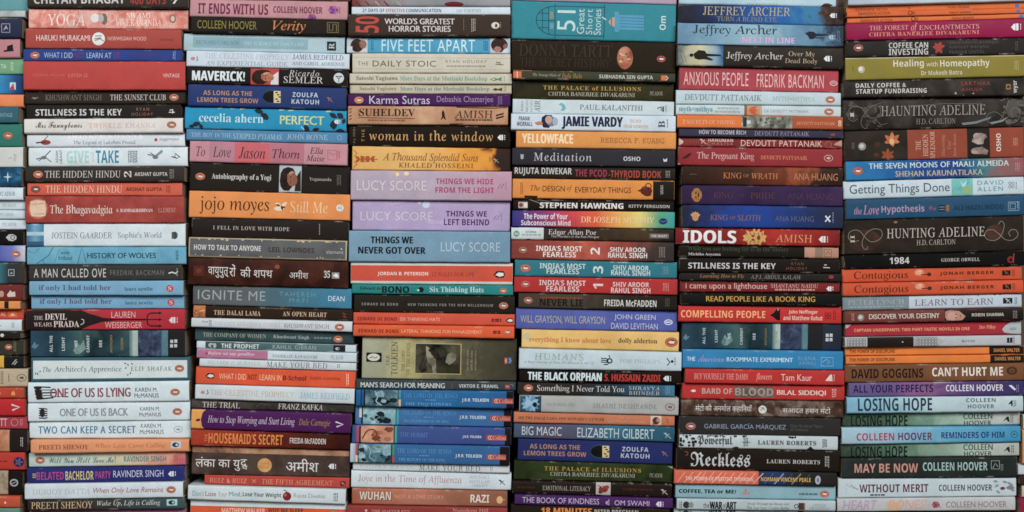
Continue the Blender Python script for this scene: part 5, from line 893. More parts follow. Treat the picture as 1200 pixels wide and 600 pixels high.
bk('marbled brown book with white Devanagari and round white disc', 'N#2e211d,#4f3c33,#837468~75', 95, 1133, 375, 470, 386, 490, T('मंटो की अनमोल कहािनयाँ', 190, 550, 50, 'd', '#d4ceca', dy=0), EL(617, 4, 26, 26, '#d0ccc8', 'publisher_logo'), LN([(602, 10), (622, -2), (632, 10)], 4, '#4a3c36', 'publisher_logo'), LN([(604, -6), (630, -6)], 4, '#4a3c36', 'publisher_logo'), A('सआदत हसन मंटो', 745, 1050, 46, 'd', '#d4ceca', dy=6))
bk('charcoal book with thin lavender grey capitals', '#32302f', 72, 1118, 478, 590, 490, 602, P(160, 6, 1.1, '#8f4a40'), A('GABRIEL GARCÍA MÁRQUEZ', 245, 768, 42, 'g', '#8d9bb2', dy=4), T('One Hundred Years', 795, 1000, 20, 's', '#5a5a5e', dy=-4), T('of Solitude', 795, 910, 18, 's', '#5a5a5e', dy=20))
R('F6')
bk('pale book with black ragged edges and gothic title', '#b6c3c8', 85, 1100, 106, 183, 120, 202, BLOTS(90, 190, 70, 26, ['#26262a', '#2f2f33', '#b6c3c8'], 13, 51), BLOTS(95, 520, 6, 16, ['#2a2a2e'], 9, 52, dy=-37), BLOTS(780, 830, 6, 5, ['#2a2a2e'], 9, 53, dy=-36), BLOTS(420, 460, 4, 4, ['#2a2a2e'], 9, 54, dy=37), PG([(900, 42), (924, 20), (948, 42)], '#2a2a2e'), T('Powerful', 202, 425, 70, 'f', '#34363a', dy=-4), VL(510, '#6a7276', 3, 58), LN([(485, 0), (540, 0)], 3, '#6a7276'), A('LAUREN ROBERTS', 588, 960, 28, 'b', '#42474b', dy=0, sp=1.1), VL(1015, '#5a6064', 3, 54))
bk('black book with large white gothic title', '#26201c', 72, 1110, 195, 322, 215, 345, LN([(122, -46), (142, -44), (140, -26), (128, -20)], 7, '#8a3430'), T('Reckless', 160, 540, 92, 'f', '#c9cdd1', dy=0), A('LAUREN ROBERTS', 645, 985, 26, 'b', '#c6c6c4', dy=4, sp=1.1), VL(1030, '#a8a8a6', 3, 72))
bk('book half orange and half dark with slanting streaks', 'G#cf644a,#d0664c@.515,#2c3a5c@.52,#2a3a60@.62,#2d2d30@.74,#2b2724', 48, 1090, 333, 412, 350, 430, [LN([(x, 34), (x + 50 + 8 * (i % 3), -34)], 4 + i % 3, '#e0a896') for i, x in enumerate(range(70, 590, 44))], [LN([(x, 34), (x + 60, -34)], 4 + i % 2 * 3, c) for i, (x, c) in enumerate(((625, '#4a6a98'), (690, '#8a9ab0'), (745, '#3a5a8a'), (800, '#7a8a78'), (860, '#4a5a50')))], T('THE POWER OF POSITIVE THINKING', 122, 555, 24, 'S', '#ecc4b4', dy=6), A('NORMAN VINCENT PEALE', 605, 922, 26, 'S', '#d0a854', dy=4), EL(968, 4, 18, 28, '#a4a8b4', 'publisher_logo'), EL(968, 4, 8, 14, '#6f7484', 'publisher_logo'))
bk('powder blue book with wide black lettering', '#84acb8', 62, 1088, 420, 508, 438, 525, T('COFFEE, TEA or ME?', 85, 452, 28, 'K', '#22282a', dy=2), [EL(x, y, 12, 10, '#b08a90') for x, y in ((512, -10), (496, 10), (528, 10))], LN([(512, -20), (512, 16)], 4, '#9a6f78'), HL(855, 980, '#4f6f7a', 8, 2.2), P(1018, 6, 1.0))
WAR = lambda d: [VL(96, '#5a6468', 2, 44, d), EL(132, d, 22, 22, '#33383a'), EL(162, d, 16, 19, '#7f888a'), T('the', 240, 278, 36, 's', '#3a4042', dy=d), T('WAR', 280, 362, 46, 'K', '#25292a', dy=d), T('of', 364, 384, 36, 's', '#3a4042', dy=d), T('ART', 385, 452, 46, 'K', '#25292a', dy=d), S('Break Through the Blocks and', 522, 786, 19, 'b', '#7f8a8e', dy=d - 12), S('Win Your Inner Creative Battles', 518, 790, 19, 'b', '#7f8a8e', dy=d + 12), SQ(868, d, 40, 44, '#4a3a34', 'cover_print'), RING(834, d, 12, 5, '#4a3a34', 'cover_print'), SQ(886, d, 8, 44, '#8a6a58', 'cover_print'), A('STEVEN', 940, 1022, 16, 'r', '#8a969a', dy=d - 8, sp=1.2), A('PRESSFIELD', 915, 1046, 18, 'r', '#8a969a', dy=d + 12)]
bk('slim pale grey book with black title, upper of a near pair', '#abbac0', 70, 1085, 515, 582, 530, 592, WAR(4))
bk('pale grey book with black title at the very bottom', '#aab9bf', 55, 1085, 587, 690, 598, 690, WAR(-24))

# ---- second stack from right
R('G1')
bk('white blue book at the top', 'M#a4b4c0,#b6c4cc@.5,#b0bcc4', 72, 1215, -90, 36, -120, 10)
ORG = lambda t, x, dx, dd: [T(t, x, x + 205, 17, 'S', '#7d3c18', dy=dd - 2), A('THIBAUT MEURISSE', 715 + dx, 857 + dx, 13, 'S', '#7d3c18', dy=2)]
bk('very slim orange book with small squiggle, topmost of three orange ones', '#d0682c', 70, 1215, 40, 77, 10, 50, ORG('DOPAMINE DETOX', 130, 0, 4), LN([(460, -8), (475, -2), (465, 8), (482, 2)], 4, '#7d3c18'), SQ(1160, 2, 26, 24, '#4a70a0', 'publisher_logo'))
bk('very slim red orange book, middle of three orange ones', '#cb6030', 65, 1215, 80, 112, 52, 85, ORG('IMMEDIATE ACTION', 135, 0, -2), RING(468, -2, 12, 5, '#6a3418', 'cover_print'), RING(490, 0, 8, 4, '#6a3418', 'cover_print'), SQ(1160, 2, 24, 20, '#4a70a0', 'publisher_logo'))
bk('very slim orange book with two rings, lowest of three orange ones', '#ce6a31', 72, 1215, 115, 147, 88, 114, ORG('IMMEDIATE ACTION', 155, 22, 6), RING(492, 0, 12, 5, '#6a3418', 'cover_print'), RING(514, 2, 8, 4, '#6a3418', 'cover_print'), SQ(1182, 0, 26, 20, '#4a70a0', 'publisher_logo'))
bk('deep magenta book with two lines of gold capitals', '#8b1543', 60, 1215, 150, 260, 117, 240, T('THE FOREST', 207, 455, 30, 'r', '#d6ac92', dy=-18), T('of', 472, 512, 64, 'i', '#d6ac92', dy=-14), T('ENCHANTMENTS', 523, 905, 30, 'r', '#d6ac92', dy=-14), A('CHITRA BANERJEE DIVAKARUNI', 205, 905, 28, 'b', '#d2906e', dy=24, sp=1.1), HP(1140, -4, 1.3))
bk('black book with white condensed capitals and red burst', '#292624', 62, 1215, 265, 367, 245, 352, P(137, -6, 1.1, '#7a2f2a'), T('COFFEE CAN', 330, 580, 36, 'S', '#c8c8c6', dy=-18), T('INVESTING', 330, 580, 40, 'S', '#c8c8c6', dy=24), [LEAF(648, 2, 42, 20, a, '#a03a34') for a in (-130, -70, -20, 60, 120, 190)], EL(645, 0, 22, 26, '#a03a34'), A('SAURABH MUKHERJEA', 715, 1030, 22, 's', '#565150', dy=-26), A('RAKSHIT RANJAN', 715, 965, 22, 's', '#565150', dy=2), A('PRANAB UNIYAL', 715, 940, 22, 's', '#565150', dy=32), VL(1142, '#56504c', 2, 60))
bk('olive yellow book with large pale title and silver ball', '#82772f', 55, 1215, 376, 515, 354, 490, RC(55, 1215, '#b8b098', 0, .045), T('Healing', 358, 552, 58, 'S', '#d0ccbe', dy=-24), T('with', 567, 640, 34, 's', '#d0ccbe', dy=-22), T('Homeopathy', 655, 970, 58, 'S', '#d0ccbe', dy=-18), A('Dr Mukesh Batra', 535, 795, 30, 'S', '#c8c4b0', dy=34), EL(155, 4, 22, 23, '#a8a494', 'publisher_logo'), EL(150, 0, 13, 14, '#d0cec4', 'publisher_logo'), VL(102, '#6a6020', 1, 40), VL(1140, '#b0a870', 3, 60))
R('G2')
bk('black crinkled book with white capitals and red author', 'N#24201d,#332e2b,#454039~30', 45, 1210, -25, 80, -52, 68, T('DAILY COFFEE &', 120, 440, 28, 'S', '#c4c2be', dy=-22, sp=1.1), T('STARTUP FUNDRAISING', 122, 572, 30, 'S', '#c4c2be', dy=16, sp=1.1), A('SARTHAK', 790, 980, 26, 's', '#8e4038', dy=-24, sp=1.2), A('AHUJA', 792, 928, 26, 's', '#8e4038', dy=18, sp=1.2), SQ(1092, 2, 30, 34, '#8a6a40', 'publisher_logo'), EL(1092, 2, 9, 9, '#3a2a1c', 'publisher_logo'), S('wyzr', 1126, 1154, 80, 'S', '#c0beba', rot=90, dy=2), PG([(748, 40), (760, 28), (764, 44)], '#b0aca6'), PG([(862, 42), (872, 34), (876, 44)], '#a09c96'))
bk('thick black book in torn clear wrap with silver swirls', 'N#211d1a,#2f2a27,#47423d~22', 50, 1210, 85, 287, 70, 262, BLOTS(70, 320, 150, 40, ['#3c3834', '#4d4843', '#2a2522'], 22, 61), BLOTS(1080, 1200, 130, 20, ['#4a4641', '#5c5751'], 20, 62), [LN(p, 3, '#6d6862') for p in ([(80, -60), (180, -40), (290, -70)], [(520, -50), (700, -60), (940, -56)], [(1050, -70), (1110, -90), (1190, -66)], [(250, 30), (290, 70), (330, 60)], [(600, -84), (640, -96)])], PG([(805, 66), (900, 56), (1000, 28), (985, 44), (900, 72), (815, 80)], '#70777a'), PG([(985, 66), (1060, 52), (1110, 30), (1070, 62), (1000, 78)], '#7f878b'), EL(1130, -20, 40, 60, '#4f4b46'), T('HAUNTING ADELINE', 290, 960, 66, 'r', '#918b83', dy=-18), A('H.D. CARLTON', 515, 768, 36, 'r', '#857f77', dy=52), CURL([(140, 26), (112, 44), (82, 26), (78, -16), (100, -46), (140, -52), (172, -30), (205, 14), (245, 26), (282, 6), (284, -34), (262, -52), (225, -46), (190, -10), (168, 24), (162, 60), (176, 84), (196, 90), (202, 70)], 3.5, '#6f655e'), S('I', 92, 116, 50, 'b', '#a8a29a', rot=90, dy=2), CURL([(1066, -70), (1090, -92), (1106, -74), (1098, -40), (1078, 6), (1056, 48), (1020, 72), (980, 64), (964, 36), (984, 8), (1024, 0), (1064, 26), (1100, 62), (1150, 66), (1180, 30), (1170, -16), (1140, -26), (1122, 0), (1134, 24)], 3.5, '#6f6962'))  # grey blots and pale streaks put glare on the spine into the print
bk('thick book with terracotta panels, orange leaves and pale portrait', 'N#28231f,#332d28,#3a332d~26', 60, 1205, 292, 483, 264, 455, MAPLE(362, -26, 62, 'N#8f4a2c,#b86e44,#c88a5c~90'), MAPLE(335, 70, 52, 'N#7a3c24,#a85c38~90'), EL(268, -6, 20, 16, '#4a3028'), EL(262, 60, 18, 14, '#54342a'), EL(360, -22, 16, 20, '#d8a070'), RC(464, 845, '#8c4432'), T('THE', 514, 545, 62, 'r', '#d0a898', rot=90, dy=6), T('HIDDEN', 560, 592, 140, 'r', '#d0a898', rot=90, dy=6), T('SPLENDOR', 606, 636, 172, 'r', '#d0a898', rot=90, dy=4), S('Discovering', 678, 706, 138, 'i', '#b8806c', rot=90, dy=10), S('Your', 716, 738, 56, 'i', '#b8806c', rot=90, dy=10), S('Inner Beauty', 752, 778, 150, 'i', '#b8806c', rot=90, dy=10), RC(848, 990, '#2c2725'), PG([(870, -10), (890, -50), (925, -66), (960, -54), (970, -36), (950, -22), (945, 8), (910, 10)], 'N#5a4a44,#988680,#b8aaa2~80'), EL(905, -44, 24, 20, 'N#8a7a72,#c0b2aa~90'), EL(915, 50, 48, 22, 'N#6a564e,#a08c82~80'), EL(892, 58, 22, 12, 'N#8f7c72,#bcaaa0~90'), PG([(930, 20), (978, 50), (970, 76), (920, 70)], 'N#5a4a44,#8f7c74~80'), RC(990, 1205, '#8c4432'), A('OSHO', 1028, 1058, 114, 'S', '#d4c8c0', rot=90, dy=0), VL(1150, '#c08a78', 3, 50), EL(170, 4, 25, 25, '#8a8a84', 'publisher_logo'), EL(168, 2, 14, 14, '#b8b8b2', 'publisher_logo'), VL(112, '#6a645c', 2, 40))
bk('blue book shading through green to rose with spaced capitals', 'M#2878aa,#2468a0@.18,#254a88@.45,#26407c@.62,#3a7a84@.76,#8a5a5a@.9,#8f5058', 62, 1205, 490, 605, 462, 580, P(137, 2, 1.15, '#a04a38'), T('THE SEVEN MOONS OF MAALI ALMEIDA', 207, 1105, 36, 'G', '#bccbca', dy=-28, sp=1.08), A('SHEHAN KARUNATILAKA', 378, 938, 36, 'G', '#b8a88e', dy=26, sp=1.08), VL(1160, '#b08a8a', 3, 56))
R('G3')
bk('white book with large slate blue title and teal picture', '#b9c9d1', 50, 1205, 72, 180, 37, 150, T('Getting Things Done', 88, 728, 76, 's', '#3e4857', dy=4), RC(742, 878, 'N#3a98a0,#6ab4b0,#8ab08a~50', 0, 1), PG([(795, -40), (812, -20), (840, -44), (826, 0), (830, 20), (806, -6)], '#a8c8d0'), EL(838, 20, 34, 28, '#88a878'), A('DAVID', 905, 1070, 28, 'g', '#3d8a9c', dy=-24, sp=1.3), A('ALLEN', 905, 1068, 28, 'g', '#3d8a9c', dy=16, sp=1.3), [RING(x, y, 8, 3, '#5a6468') for x, y in ((1112, -16), (1132, -16), (1112, 6), (1132, 6))], VL(1152, '#6a7478', 1, 46))
bk('dark blue book with pink title and dark author', '#254c6a', 60, 1205, 190, 310, 155, 280, T('the', 110, 160, 46, 'I', '#b482a6', dy=10), T('Love', 168, 270, 60, 'I', '#b482a6', dy=6), T('Hypothesis', 285, 560, 58, 'S', '#b08cac', dy=10), EL(600, 4, 12, 14, '#7a4a68'), EL(625, 12, 9, 10, '#7a4a68'), SQ(680, 8, 60, 42, '#1f2f40', 'cover_print'), LN([(655, 0), (690, 0)], 5, '#6f7f84'), LN([(655, 16), (690, 16)], 5, '#6f7f84'), SQ(708, 8, 22, 40, '#8a5a48', 'cover_print'), A('ALI HAZELWOOD', 748, 1070, 32, 'S', '#1e3346', dy=8), BOX(1132, 8, 68, 54, 4, '#8fa6b4'), BOX(1126, 8, 34, 34, 4, '#8fa6b4'), VL(1158, '#8fa6b4', 1, 44))
bk('thick black book with silver swirls and thin spaced capitals', 'N#231e1a,#2d2722,#38312b~16', 50, 1195, 322, 537, 292, 510, EL(170, 20, 110, 70, 'N#2a2320,#4a342c~30'), EL(1010, -10, 60, 50, 'N#2f2723,#54382e~30'), T('HUNTING ADELINE', 318, 945, 62, 'r', '#b3aba0', dy=-20, sp=1.06), A('H.D. CARLTON', 508, 758, 34, 'r', '#a39b90', dy=42), CURL([(140, 20), (96, 24), (72, -2), (82, -36), (120, -48), (152, -34), (182, 4), (220, 30), (266, 18), (288, -10), (278, -44), (236, -52), (196, -34), (168, 4), (160, 44), (172, 72), (192, 76), (196, 58)], 3.5, '#857b71'), S('II', 86, 112, 50, 'b', '#b0a89c', rot=90, dy=10), CURL([(1030, -60), (1050, -82), (1068, -66), (1066, -34), (1046, 14), (1010, 40), (966, 34), (944, 8), (956, -22), (996, -28), (1036, 0), (1076, 36), (1124, 40), (1156, 10), (1144, -22), (1112, -24), (1098, -2), (1110, 16)], 3.5, '#877e73'), EL(375, -92, 12, 7, '#8a6a48'))
bk('black book with rounded white numerals and red emblem', '#1b1716', 50, 1205, 540, 627, 515, 606, T('1984', 338, 465, 42, 'S', '#d4d4d2', dy=-2), A('GEORGE ORWELL', 668, 915, 22, 'b', '#c2bdb4', dy=0, sp=1.1), EL(1112, 6, 22, 22, '#7a2a28', 'publisher_logo'), EL(1114, 8, 9, 10, '#1b1716', 'publisher_logo'), LN([(1134, -34), (1130, 28)], 7, '#8a3a34', 'publisher_logo'))
R('G4')
DAN = lambda x: [EL(x - 30, -14, 32, 22, '#cf7a58'), EL(x - 34, -12, 20, 14, '#d89a7a'), EL(x - 26, -20, 12, 8, '#e0b098'), LN([(x - 20, 0), (x + 30, 0)], 5, '#5a2a1c'), EL(x + 32, 0, 14, 12, '#4a2a22'), [LN([(x - 30, -10), (x - 30 + 34 * math.cos(a), -10 + 22 * math.sin(a))], 2, '#d8987a') for a in (2.4, 3.0, 3.6, 4.2, 4.8, 5.4)]]
bk('red orange book with dandelion, upper of two alike', '#c5502e', 42, 1195, 87, 170, 62, 150, T('Contagious', 115, 460, 62, 'r', '#4b1d15', dy=4), DAN(565), A('JONAH BERGER', 665, 1012, 26, 'S', '#4b1d15', dy=-2, sp=1.2), SQ(1092, 0, 54, 32, '#26201e', 'publisher_logo'), BIRD(1092, 0, .7, '#8a5a4a'), VL(1138, '#8a3a24', 2, 44))
bk('red orange book with dandelion, lower of two alike', '#c44e2d', 38, 1195, 175, 258, 152, 237, T('Contagious', 110, 455, 62, 'r', '#4b1d15', dy=4), DAN(560), A('JONAH BERGER', 660, 1005, 26, 'S', '#4b1d15', dy=0, sp=1.2), SQ(1087, 0, 54, 32, '#26201e', 'publisher_logo'), BIRD(1087, 0, .7, '#8a5a4a'), VL(1132, '#8a3a24', 2, 44))
bk('white book with grey left third and maroon capitals', '#b3c1cd', 42, 1192, 262, 348, 242, 327, RC(42, 467, '#76858b'), A('PETER LYNCH', 75, 435, 34, 'r', '#98a6ae', dy=-6), HL(75, 435, '#8f9da4', 24, 2), T('LEARN TO EARN', 503, 1008, 40, 'r', '#6c4a5c', dy=2, sp=1.05), SQ(1100, 0, 60, 36, '#25262a', 'publisher_logo'), BIRD(1100, 0, .9, '#b0b8c0'), VL(1152, '#7a868e', 2, 44), BLOTS(840, 1060, 4, 6, ['#3a3a3c'], 9, 71, dy=-42))
bk('brown book with black right half and bald head', '#6e3a33', 50, 1190, 355, 430, 333, 410, RC(688, 1190, '#25211f'), PG([(690, -26), (720, -34), (780, -28), (820, 6), (800, 30), (740, 34), (700, 30), (690, 10)], '#b08070'), EL(732, 4, 32, 26, '#c09684'), LN([(752, -8), (766, -8)], 4, '#4a2a24'), LN([(752, 14), (766, 14)], 4, '#4a2a24'), LN([(786, -4), (788, 12)], 4, '#6a3a32'), EL(153, 2, 22, 22, '#7f827a', 'publisher_logo'), EL(150, 0, 13, 13, '#bcbcb4', 'publisher_logo'), VL(102, '#a88a78', 2, 50), T('DISCOVER YOUR DESTINY', 205, 655, 32, 'G', '#d0cac2', dy=-2), A('ROBIN SHARMA', 860, 1063, 20, 'S', '#c8c4be', dy=-2), VL(1134, '#8a827a', 3, 48))
bk('crimson book with small orange capitals and white torn end', '#9f2a39', 62, 1190, 435, 515, 413, 502, T('CAPTAIN UNDERPANTS: TWO PANT-TASTIC NOVELS IN ONE', 118, 857, 20, 'S', '#dea870', dy=2), A('Dav Pilkey', 917, 1023, 30, 'I', '#dea870', dy=-4), PG([(1190, -42), (1125, -36), (1085, -14), (1065, 10), (1080, 30), (1130, 38), (1190, 42)], '#a8b0b4'), EL(1135, 8, 24, 10, '#8f979c'), PG([(62, -40), (100, -36), (78, -16), (62, -10)], '#a8a8ac'))
LACE = lambda x0, x1: [[RING(x, y, 9, 3, '#6a6c70', 'cover_print') for y in (-18, 0, 18)] for x in range(int(x0) + 12, int(x1) - 6, 20)]
bk('white book with black panel and grey lace pattern', '#aeb2b6', 52, 1180, 522, 582, 506, 570, RC(62, 190, '#a2a4a6', .06, .94), LACE(62, 190), RC(195, 490, '#27221f'), LN([(415, -2), (424, 4)], 7, '#a8a8a8'), PG([(494, -27), (650, -27), (682, 0), (650, 28), (494, 28)], '#a2a4a6'), LACE(500, 655), A('MANTO', 798, 880, 14, 'b', '#6a6e72', sp=1.5), SQ(1105, -2, 34, 32, '#2a2a2c', 'publisher_logo'), LN([(1104, -18), (1104, 14)], 3, '#aeb2b6', 'publisher_logo'), VL(1132, '#6a6e72', 1, 46))
R('G5')
DIS = lambda x: [T('THE POWER OF DISCIPLINE', x, x + 288, 22, 'S', '#5c2c15', dy=-2), RC(983, 1205, '#27211d'), A('DANIEL WALTER', 1012, 1176, 22, 'S', '#c08440', dy=0)]
bk('slim orange book with black right end, upper of a near pair', '#da7832', 62, 1205, 43, 95, 32, 80, DIS(92))
bk('slim orange book with black right end, lower of a near pair', '#d97631', 62, 1200, 97, 145, 84, 133, DIS(87))
bk('brown book with dark and white squared capitals', 'N#67452f,#70492f,#7a5238~12', 52, 1205, 153, 262, 136, 245, A('DAVID GOGGINS', 95, 550, 60, 'S', '#2a1c15', dy=0), T("CAN'T HURT ME", 607, 1058, 56, 'S', '#d8d0c8', dy=-4), EL(1115, -6, 34, 26, '#4a2f20', 'publisher_logo'), EL(1115, -6, 18, 14, '#6f4a32', 'publisher_logo'), EL(1115, -6, 8, 7, '#4a2f20', 'publisher_logo'))
bk('violet cloudy book with dark title and white author', 'M#5f5684,#6a5284@.25,#8a5c86@.42,#5f4878@.6,#43386a@.8,#3a3560', 75, 1190, 266, 352, 252, 343, T('ALL YOUR PERFECTS', 103, 612, 50, 'S', '#2c234e', dy=-6), A('COLLEEN HOOVER', 693, 1057, 42, 'S', '#d4d0da', dy=-6), PG([(1090, -20), (1130, 14), (1138, 4), (1110, -22)], '#d0ccd8', 'publisher_logo'), VL(1148, '#8a84a8', 2, 46))
bk('pale blue book with tall dark capitals', 'M#72aac4,#8cb8c8@.25,#acc4cc@.45,#b4c6cc', 62, 1187, 357, 460, 346, 445, T('LOSING HOPE', 132, 605, 82, 'S', '#2a3b4b', dy=-4), A('COLLEEN', 822, 1010, 26, 'S', '#56646c', dy=-26, sp=1.1), A('HOOVER', 832, 1000, 26, 'S', '#56646c', dy=14, sp=1.1), PG([(1088, 4), (1110, -22), (1118, -22), (1118, 16), (1110, 16), (1108, 0)], '#2a2e30', 'publisher_logo'), VL(1132, '#5a6468', 2, 44))
GRN = 'M#37473c,#4a6454@.25,#6a8a76@.45,#97ae9e@.68,#aeb6b0@.85,#a8aca6'
bk('green to pale book with tall black capitals, above light blue book', GRN, 45, 1190, 464, 548, 454, 540, T('LOSING HOPE', 98, 462, 72, 'S', '#1d2822', dy=8), A('COLLEEN', 820, 1008, 38, 'G', '#3f4a44', dy=-18, sp=1.1), A('HOOVER', 825, 1002, 30, 'G', '#3f4a44', dy=26, sp=1.1), PG([(1075, 16), (1102, -14), (1112, -14), (1118, 20), (1108, 20), (1098, 4)], '#25292a', 'publisher_logo'), VL(1132, '#5a605c', 2, 50))
R('G6')
bk('light blue book with crimson and navy capitals', 'M#9cbac8,#86b2c8@.3,#5aa0c0@.6,#378cb4', 30, 1172, 60, 167, 48, 150, A('COLLEEN', 125, 365, 48, 'S', '#a9334c', dy=6), A('HOOVER', 390, 607, 48, 'S', '#683050', dy=6), T('REMINDERS OF HIM', 665, 1067, 40, 'S', '#2a3566', dy=2), RING(1130, 2, 20, 3, '#24404c'), PG([(1122, -4), (1138, -4), (1130, 8)], '#24404c', 'publisher_logo'))
bk('green to pale book with tall black capitals, below light blue book', GRN, 32, 1170, 171, 252, 155, 240, T('LOSING HOPE', 95, 455, 72, 'S', '#1d2822', dy=8), A('COLLEEN', 812, 1000, 38, 'G', '#3f4a44', dy=-16, sp=1.1), A('HOOVER', 817, 995, 30, 'G', '#3f4a44', dy=26, sp=1.1), PG([(1068, 16), (1095, -16), (1105, -16), (1111, 18), (1101, 18), (1091, 2)], '#25292a', 'publisher_logo'), VL(1126, '#5a605c', 2, 50))
bk('very dark green book with dusty pink and pale teal capitals', 'N#242a28,#2b312f,#343b38~20', 35, 1150, 257, 380, 246, 375, T('MAY BE NOW', 112, 517, 58, 'S', '#bd897c', dy=0), A('COLLEEN HOOVER', 548, 960, 54, 'S', '#96b6b2', dy=-8), BOX(1010, -16, 52, 52, 4, '#98a4a0'), LN([(994, 4), (1010, -26), (1026, -4)], 4, '#98a4a0', 'publisher_logo'), VL(1052, '#78827e', 2, 40))
bk('white book with maroon title and grey flowers', '#b8c8d0', 12, 1150, 387, 510, 381, 497, LN([(60, -30), (90, -4), (140, 6)], 3, '#98a4aa'), LN([(62, -30), (66, 40)], 2, '#a0acb2'), LN([(90, -20), (140, 10)], 5, '#7f8a90'), HL(218, 318, '#3a3034', 44, 1.6), T('WITHOUT MERIT', 148, 588, 52, 'S', '#5b2a32', dy=2), A('COLLEEN HOOVER', 655, 995, 40, 'S', '#454b50', dy=2), [LEAF(x, y, 34, 16, a, '#8a8f90') for x, y, a in ((1010, 0, -30), (1020, 20, 40), (1100, -6, -20), (1110, 14, 20), (1000, -40, 10), (1060, -36, 12), (1090, -30, 24))], EL(1062, 8, 16, 10, '#7a3a48'), EL(1110, 4, 26, 12, '#777d7e'))
bk('grey white book with lilac and peach brushed capitals', '#b2b6b8', 5, 1140, 517, 597, 504, 587, RC(326, 410, '#c8aa84', .3, .9), T('HEART', 38, 262, 60, 'o', '#b08cb6', dy=-2), T('BONES', 330, 568, 58, 'o', '#d69a86', dy=-4), ROSE(632, 0, 24, '#a8606c', '#8a4450'), LN([(650, 8), (664, 18)], 4, '#6a7a5a'), A('COLLEEN HOOVER', 697, 1083, 38, 'g', '#8b6b74', dy=0))
bk('plain dark brown book at the very bottom', '#382d27', 20, 1115, 601, 690, 591, 690)

# ---- rightmost stack, only a sliver in the frame
R('H1')
bk('grey black book, topmost visible', '#2a2522', 1198, 1390, 440, 485, 440, 485)  # added where only a dark gap shows; its shade is the cover colour
bk('slim cream book above orange one', '#c4bba4', 1198, 1390, 486, 503, 486, 503)
bk('orange book between two pale ones', '#d6894c', 1196.5, 1390, 503.5, 543, 503, 543)
bk('slim white book below orange one', '#bcc6cc', 1193, 1390, 544, 557, 543.5, 557)
bk('dark brown book', '#382c26', 1195, 1390, 557.5, 568, 557.5, 568)  # shade of the gap put into a dark cover colour
bk('cream book above crimson one', '#c0b6a0', 1198, 1390, 568.5, 583, 568.5, 583)
bk('crimson book at the very bottom', '#8a2040', 1193.5, 1390, 584, 640, 584, 640)

# ------------------------------------------------------------------ stacking: neighbouring books of a stack meet along one line
STACK_X = dict(A=(-160, 33), B=(30, 222), C=(214, 418), D=(404, 604), E=(598, 798), F=(790, 990), G=(981, 1200), H=(1193, 1390))


def line(b, a, x):
    l, r = (b['tl'], b['tr']) if a == 't' else (b['bl'], b['br'])
    return l + (r - l) * (x - b['xl']) / (b['xr'] - b['xl'])


for b in BOOKS:
    b['mid'] = ((b['tl'] + b['bl']) / 2, (b['tr'] + b['br']) / 2, b['xl'], b['xr'])
CLEAR = 0.22
for k, (sx0, sx1) in STACK_X.items():
    st = [b for b in BOOKS if b['stack'] == k]
    for b in st:
        b['e'] = {a: (line(b, a, sx0), line(b, a, sx1)) for a in 'tb'}
    for up, lo in zip(st, st[1:]):
        for i in (0, 1):
            m = (up['e']['b'][i] + lo['e']['t'][i]) / 2
            if abs(up['e']['b'][i] - lo['e']['t'][i]) > 6:
                print('GAP', k, up['desc'], '|', lo['desc'], round(up['e']['b'][i] - lo['e']['t'][i], 1))
            e = list(up['e']['b']); e[i] = m - CLEAR; up['e']['b'] = tuple(e)
            e = list(lo['e']['t']); e[i] = m + CLEAR; lo['e']['t'] = tuple(e)
    st[-1]['e']['b'] = (FLOOR_PY - .3, FLOOR_PY - .3)
    for b in st:
        f = lambda a, x: b['e'][a][0] + (b['e'][a][1] - b['e'][a][0]) * (x - sx0) / (sx1 - sx0)
        b['tl'], b['tr'], b['bl'], b['br'] = f('t', b['xl']), f('t', b['xr']), f('b', b['xl']), f('b', b['xr'])

# neighbouring stacks never run into each other
for k1, k2 in zip('ABCDEFG', 'BCDEFGH'):
    for p in [b for b in BOOKS if b['stack'] == k1]:
        for q in [b for b in BOOKS if b['stack'] == k2]:
            if p['tr'] - 1 < q['bl'] and q['tl'] - 1 < p['br'] and p['xr'] > q['xl'] - 0.8:
                m = (p['xr'] + q['xl']) / 2
                p['xr'], q['xl'] = m - 0.5, m + 0.5

# ------------------------------------------------------------------ every text as a mesh, one dependency-graph pass
texts = [i for b in BOOKS for i in b['items'] if i['k'] == 'text']
glyphs = {}
for i in texts:
    key = (i['s'], i['f'], i['sp'])
    if key in glyphs:
        continue
    c = bpy.data.curves.new('lettering', 'FONT')
    c.body = styled(i['s'], i['f'])
    c.resolution_u = 3
    c.space_character = i['sp']
    if i['f'] == 'r':
        c.shear = -0.22
    if i['f'] == 'o':
        c.shear = 0.25
    o = bpy.data.objects.new('lettering', c)
    COL.objects.link(o)
    glyphs[key] = o
dg = bpy.context.evaluated_depsgraph_get()
dg.update()
OUT = {}
for key, o in glyphs.items():
    me = bpy.data.meshes.new_from_object(o.evaluated_get(dg))
    vs = [v.co.copy() for v in me.vertices]
    fs = [tuple(p.vertices) for p in me.polygons]
    if vs:
        xs, ys = [v.x for v in vs], [v.y for v in vs]
        OUT[key] = (vs, fs, min(xs), max(xs), min(ys), max(ys))
    bpy.data.meshes.remove(me)
for o in glyphs.values():
    c = o.data
    bpy.data.objects.remove(o)
    bpy.data.curves.remove(c)


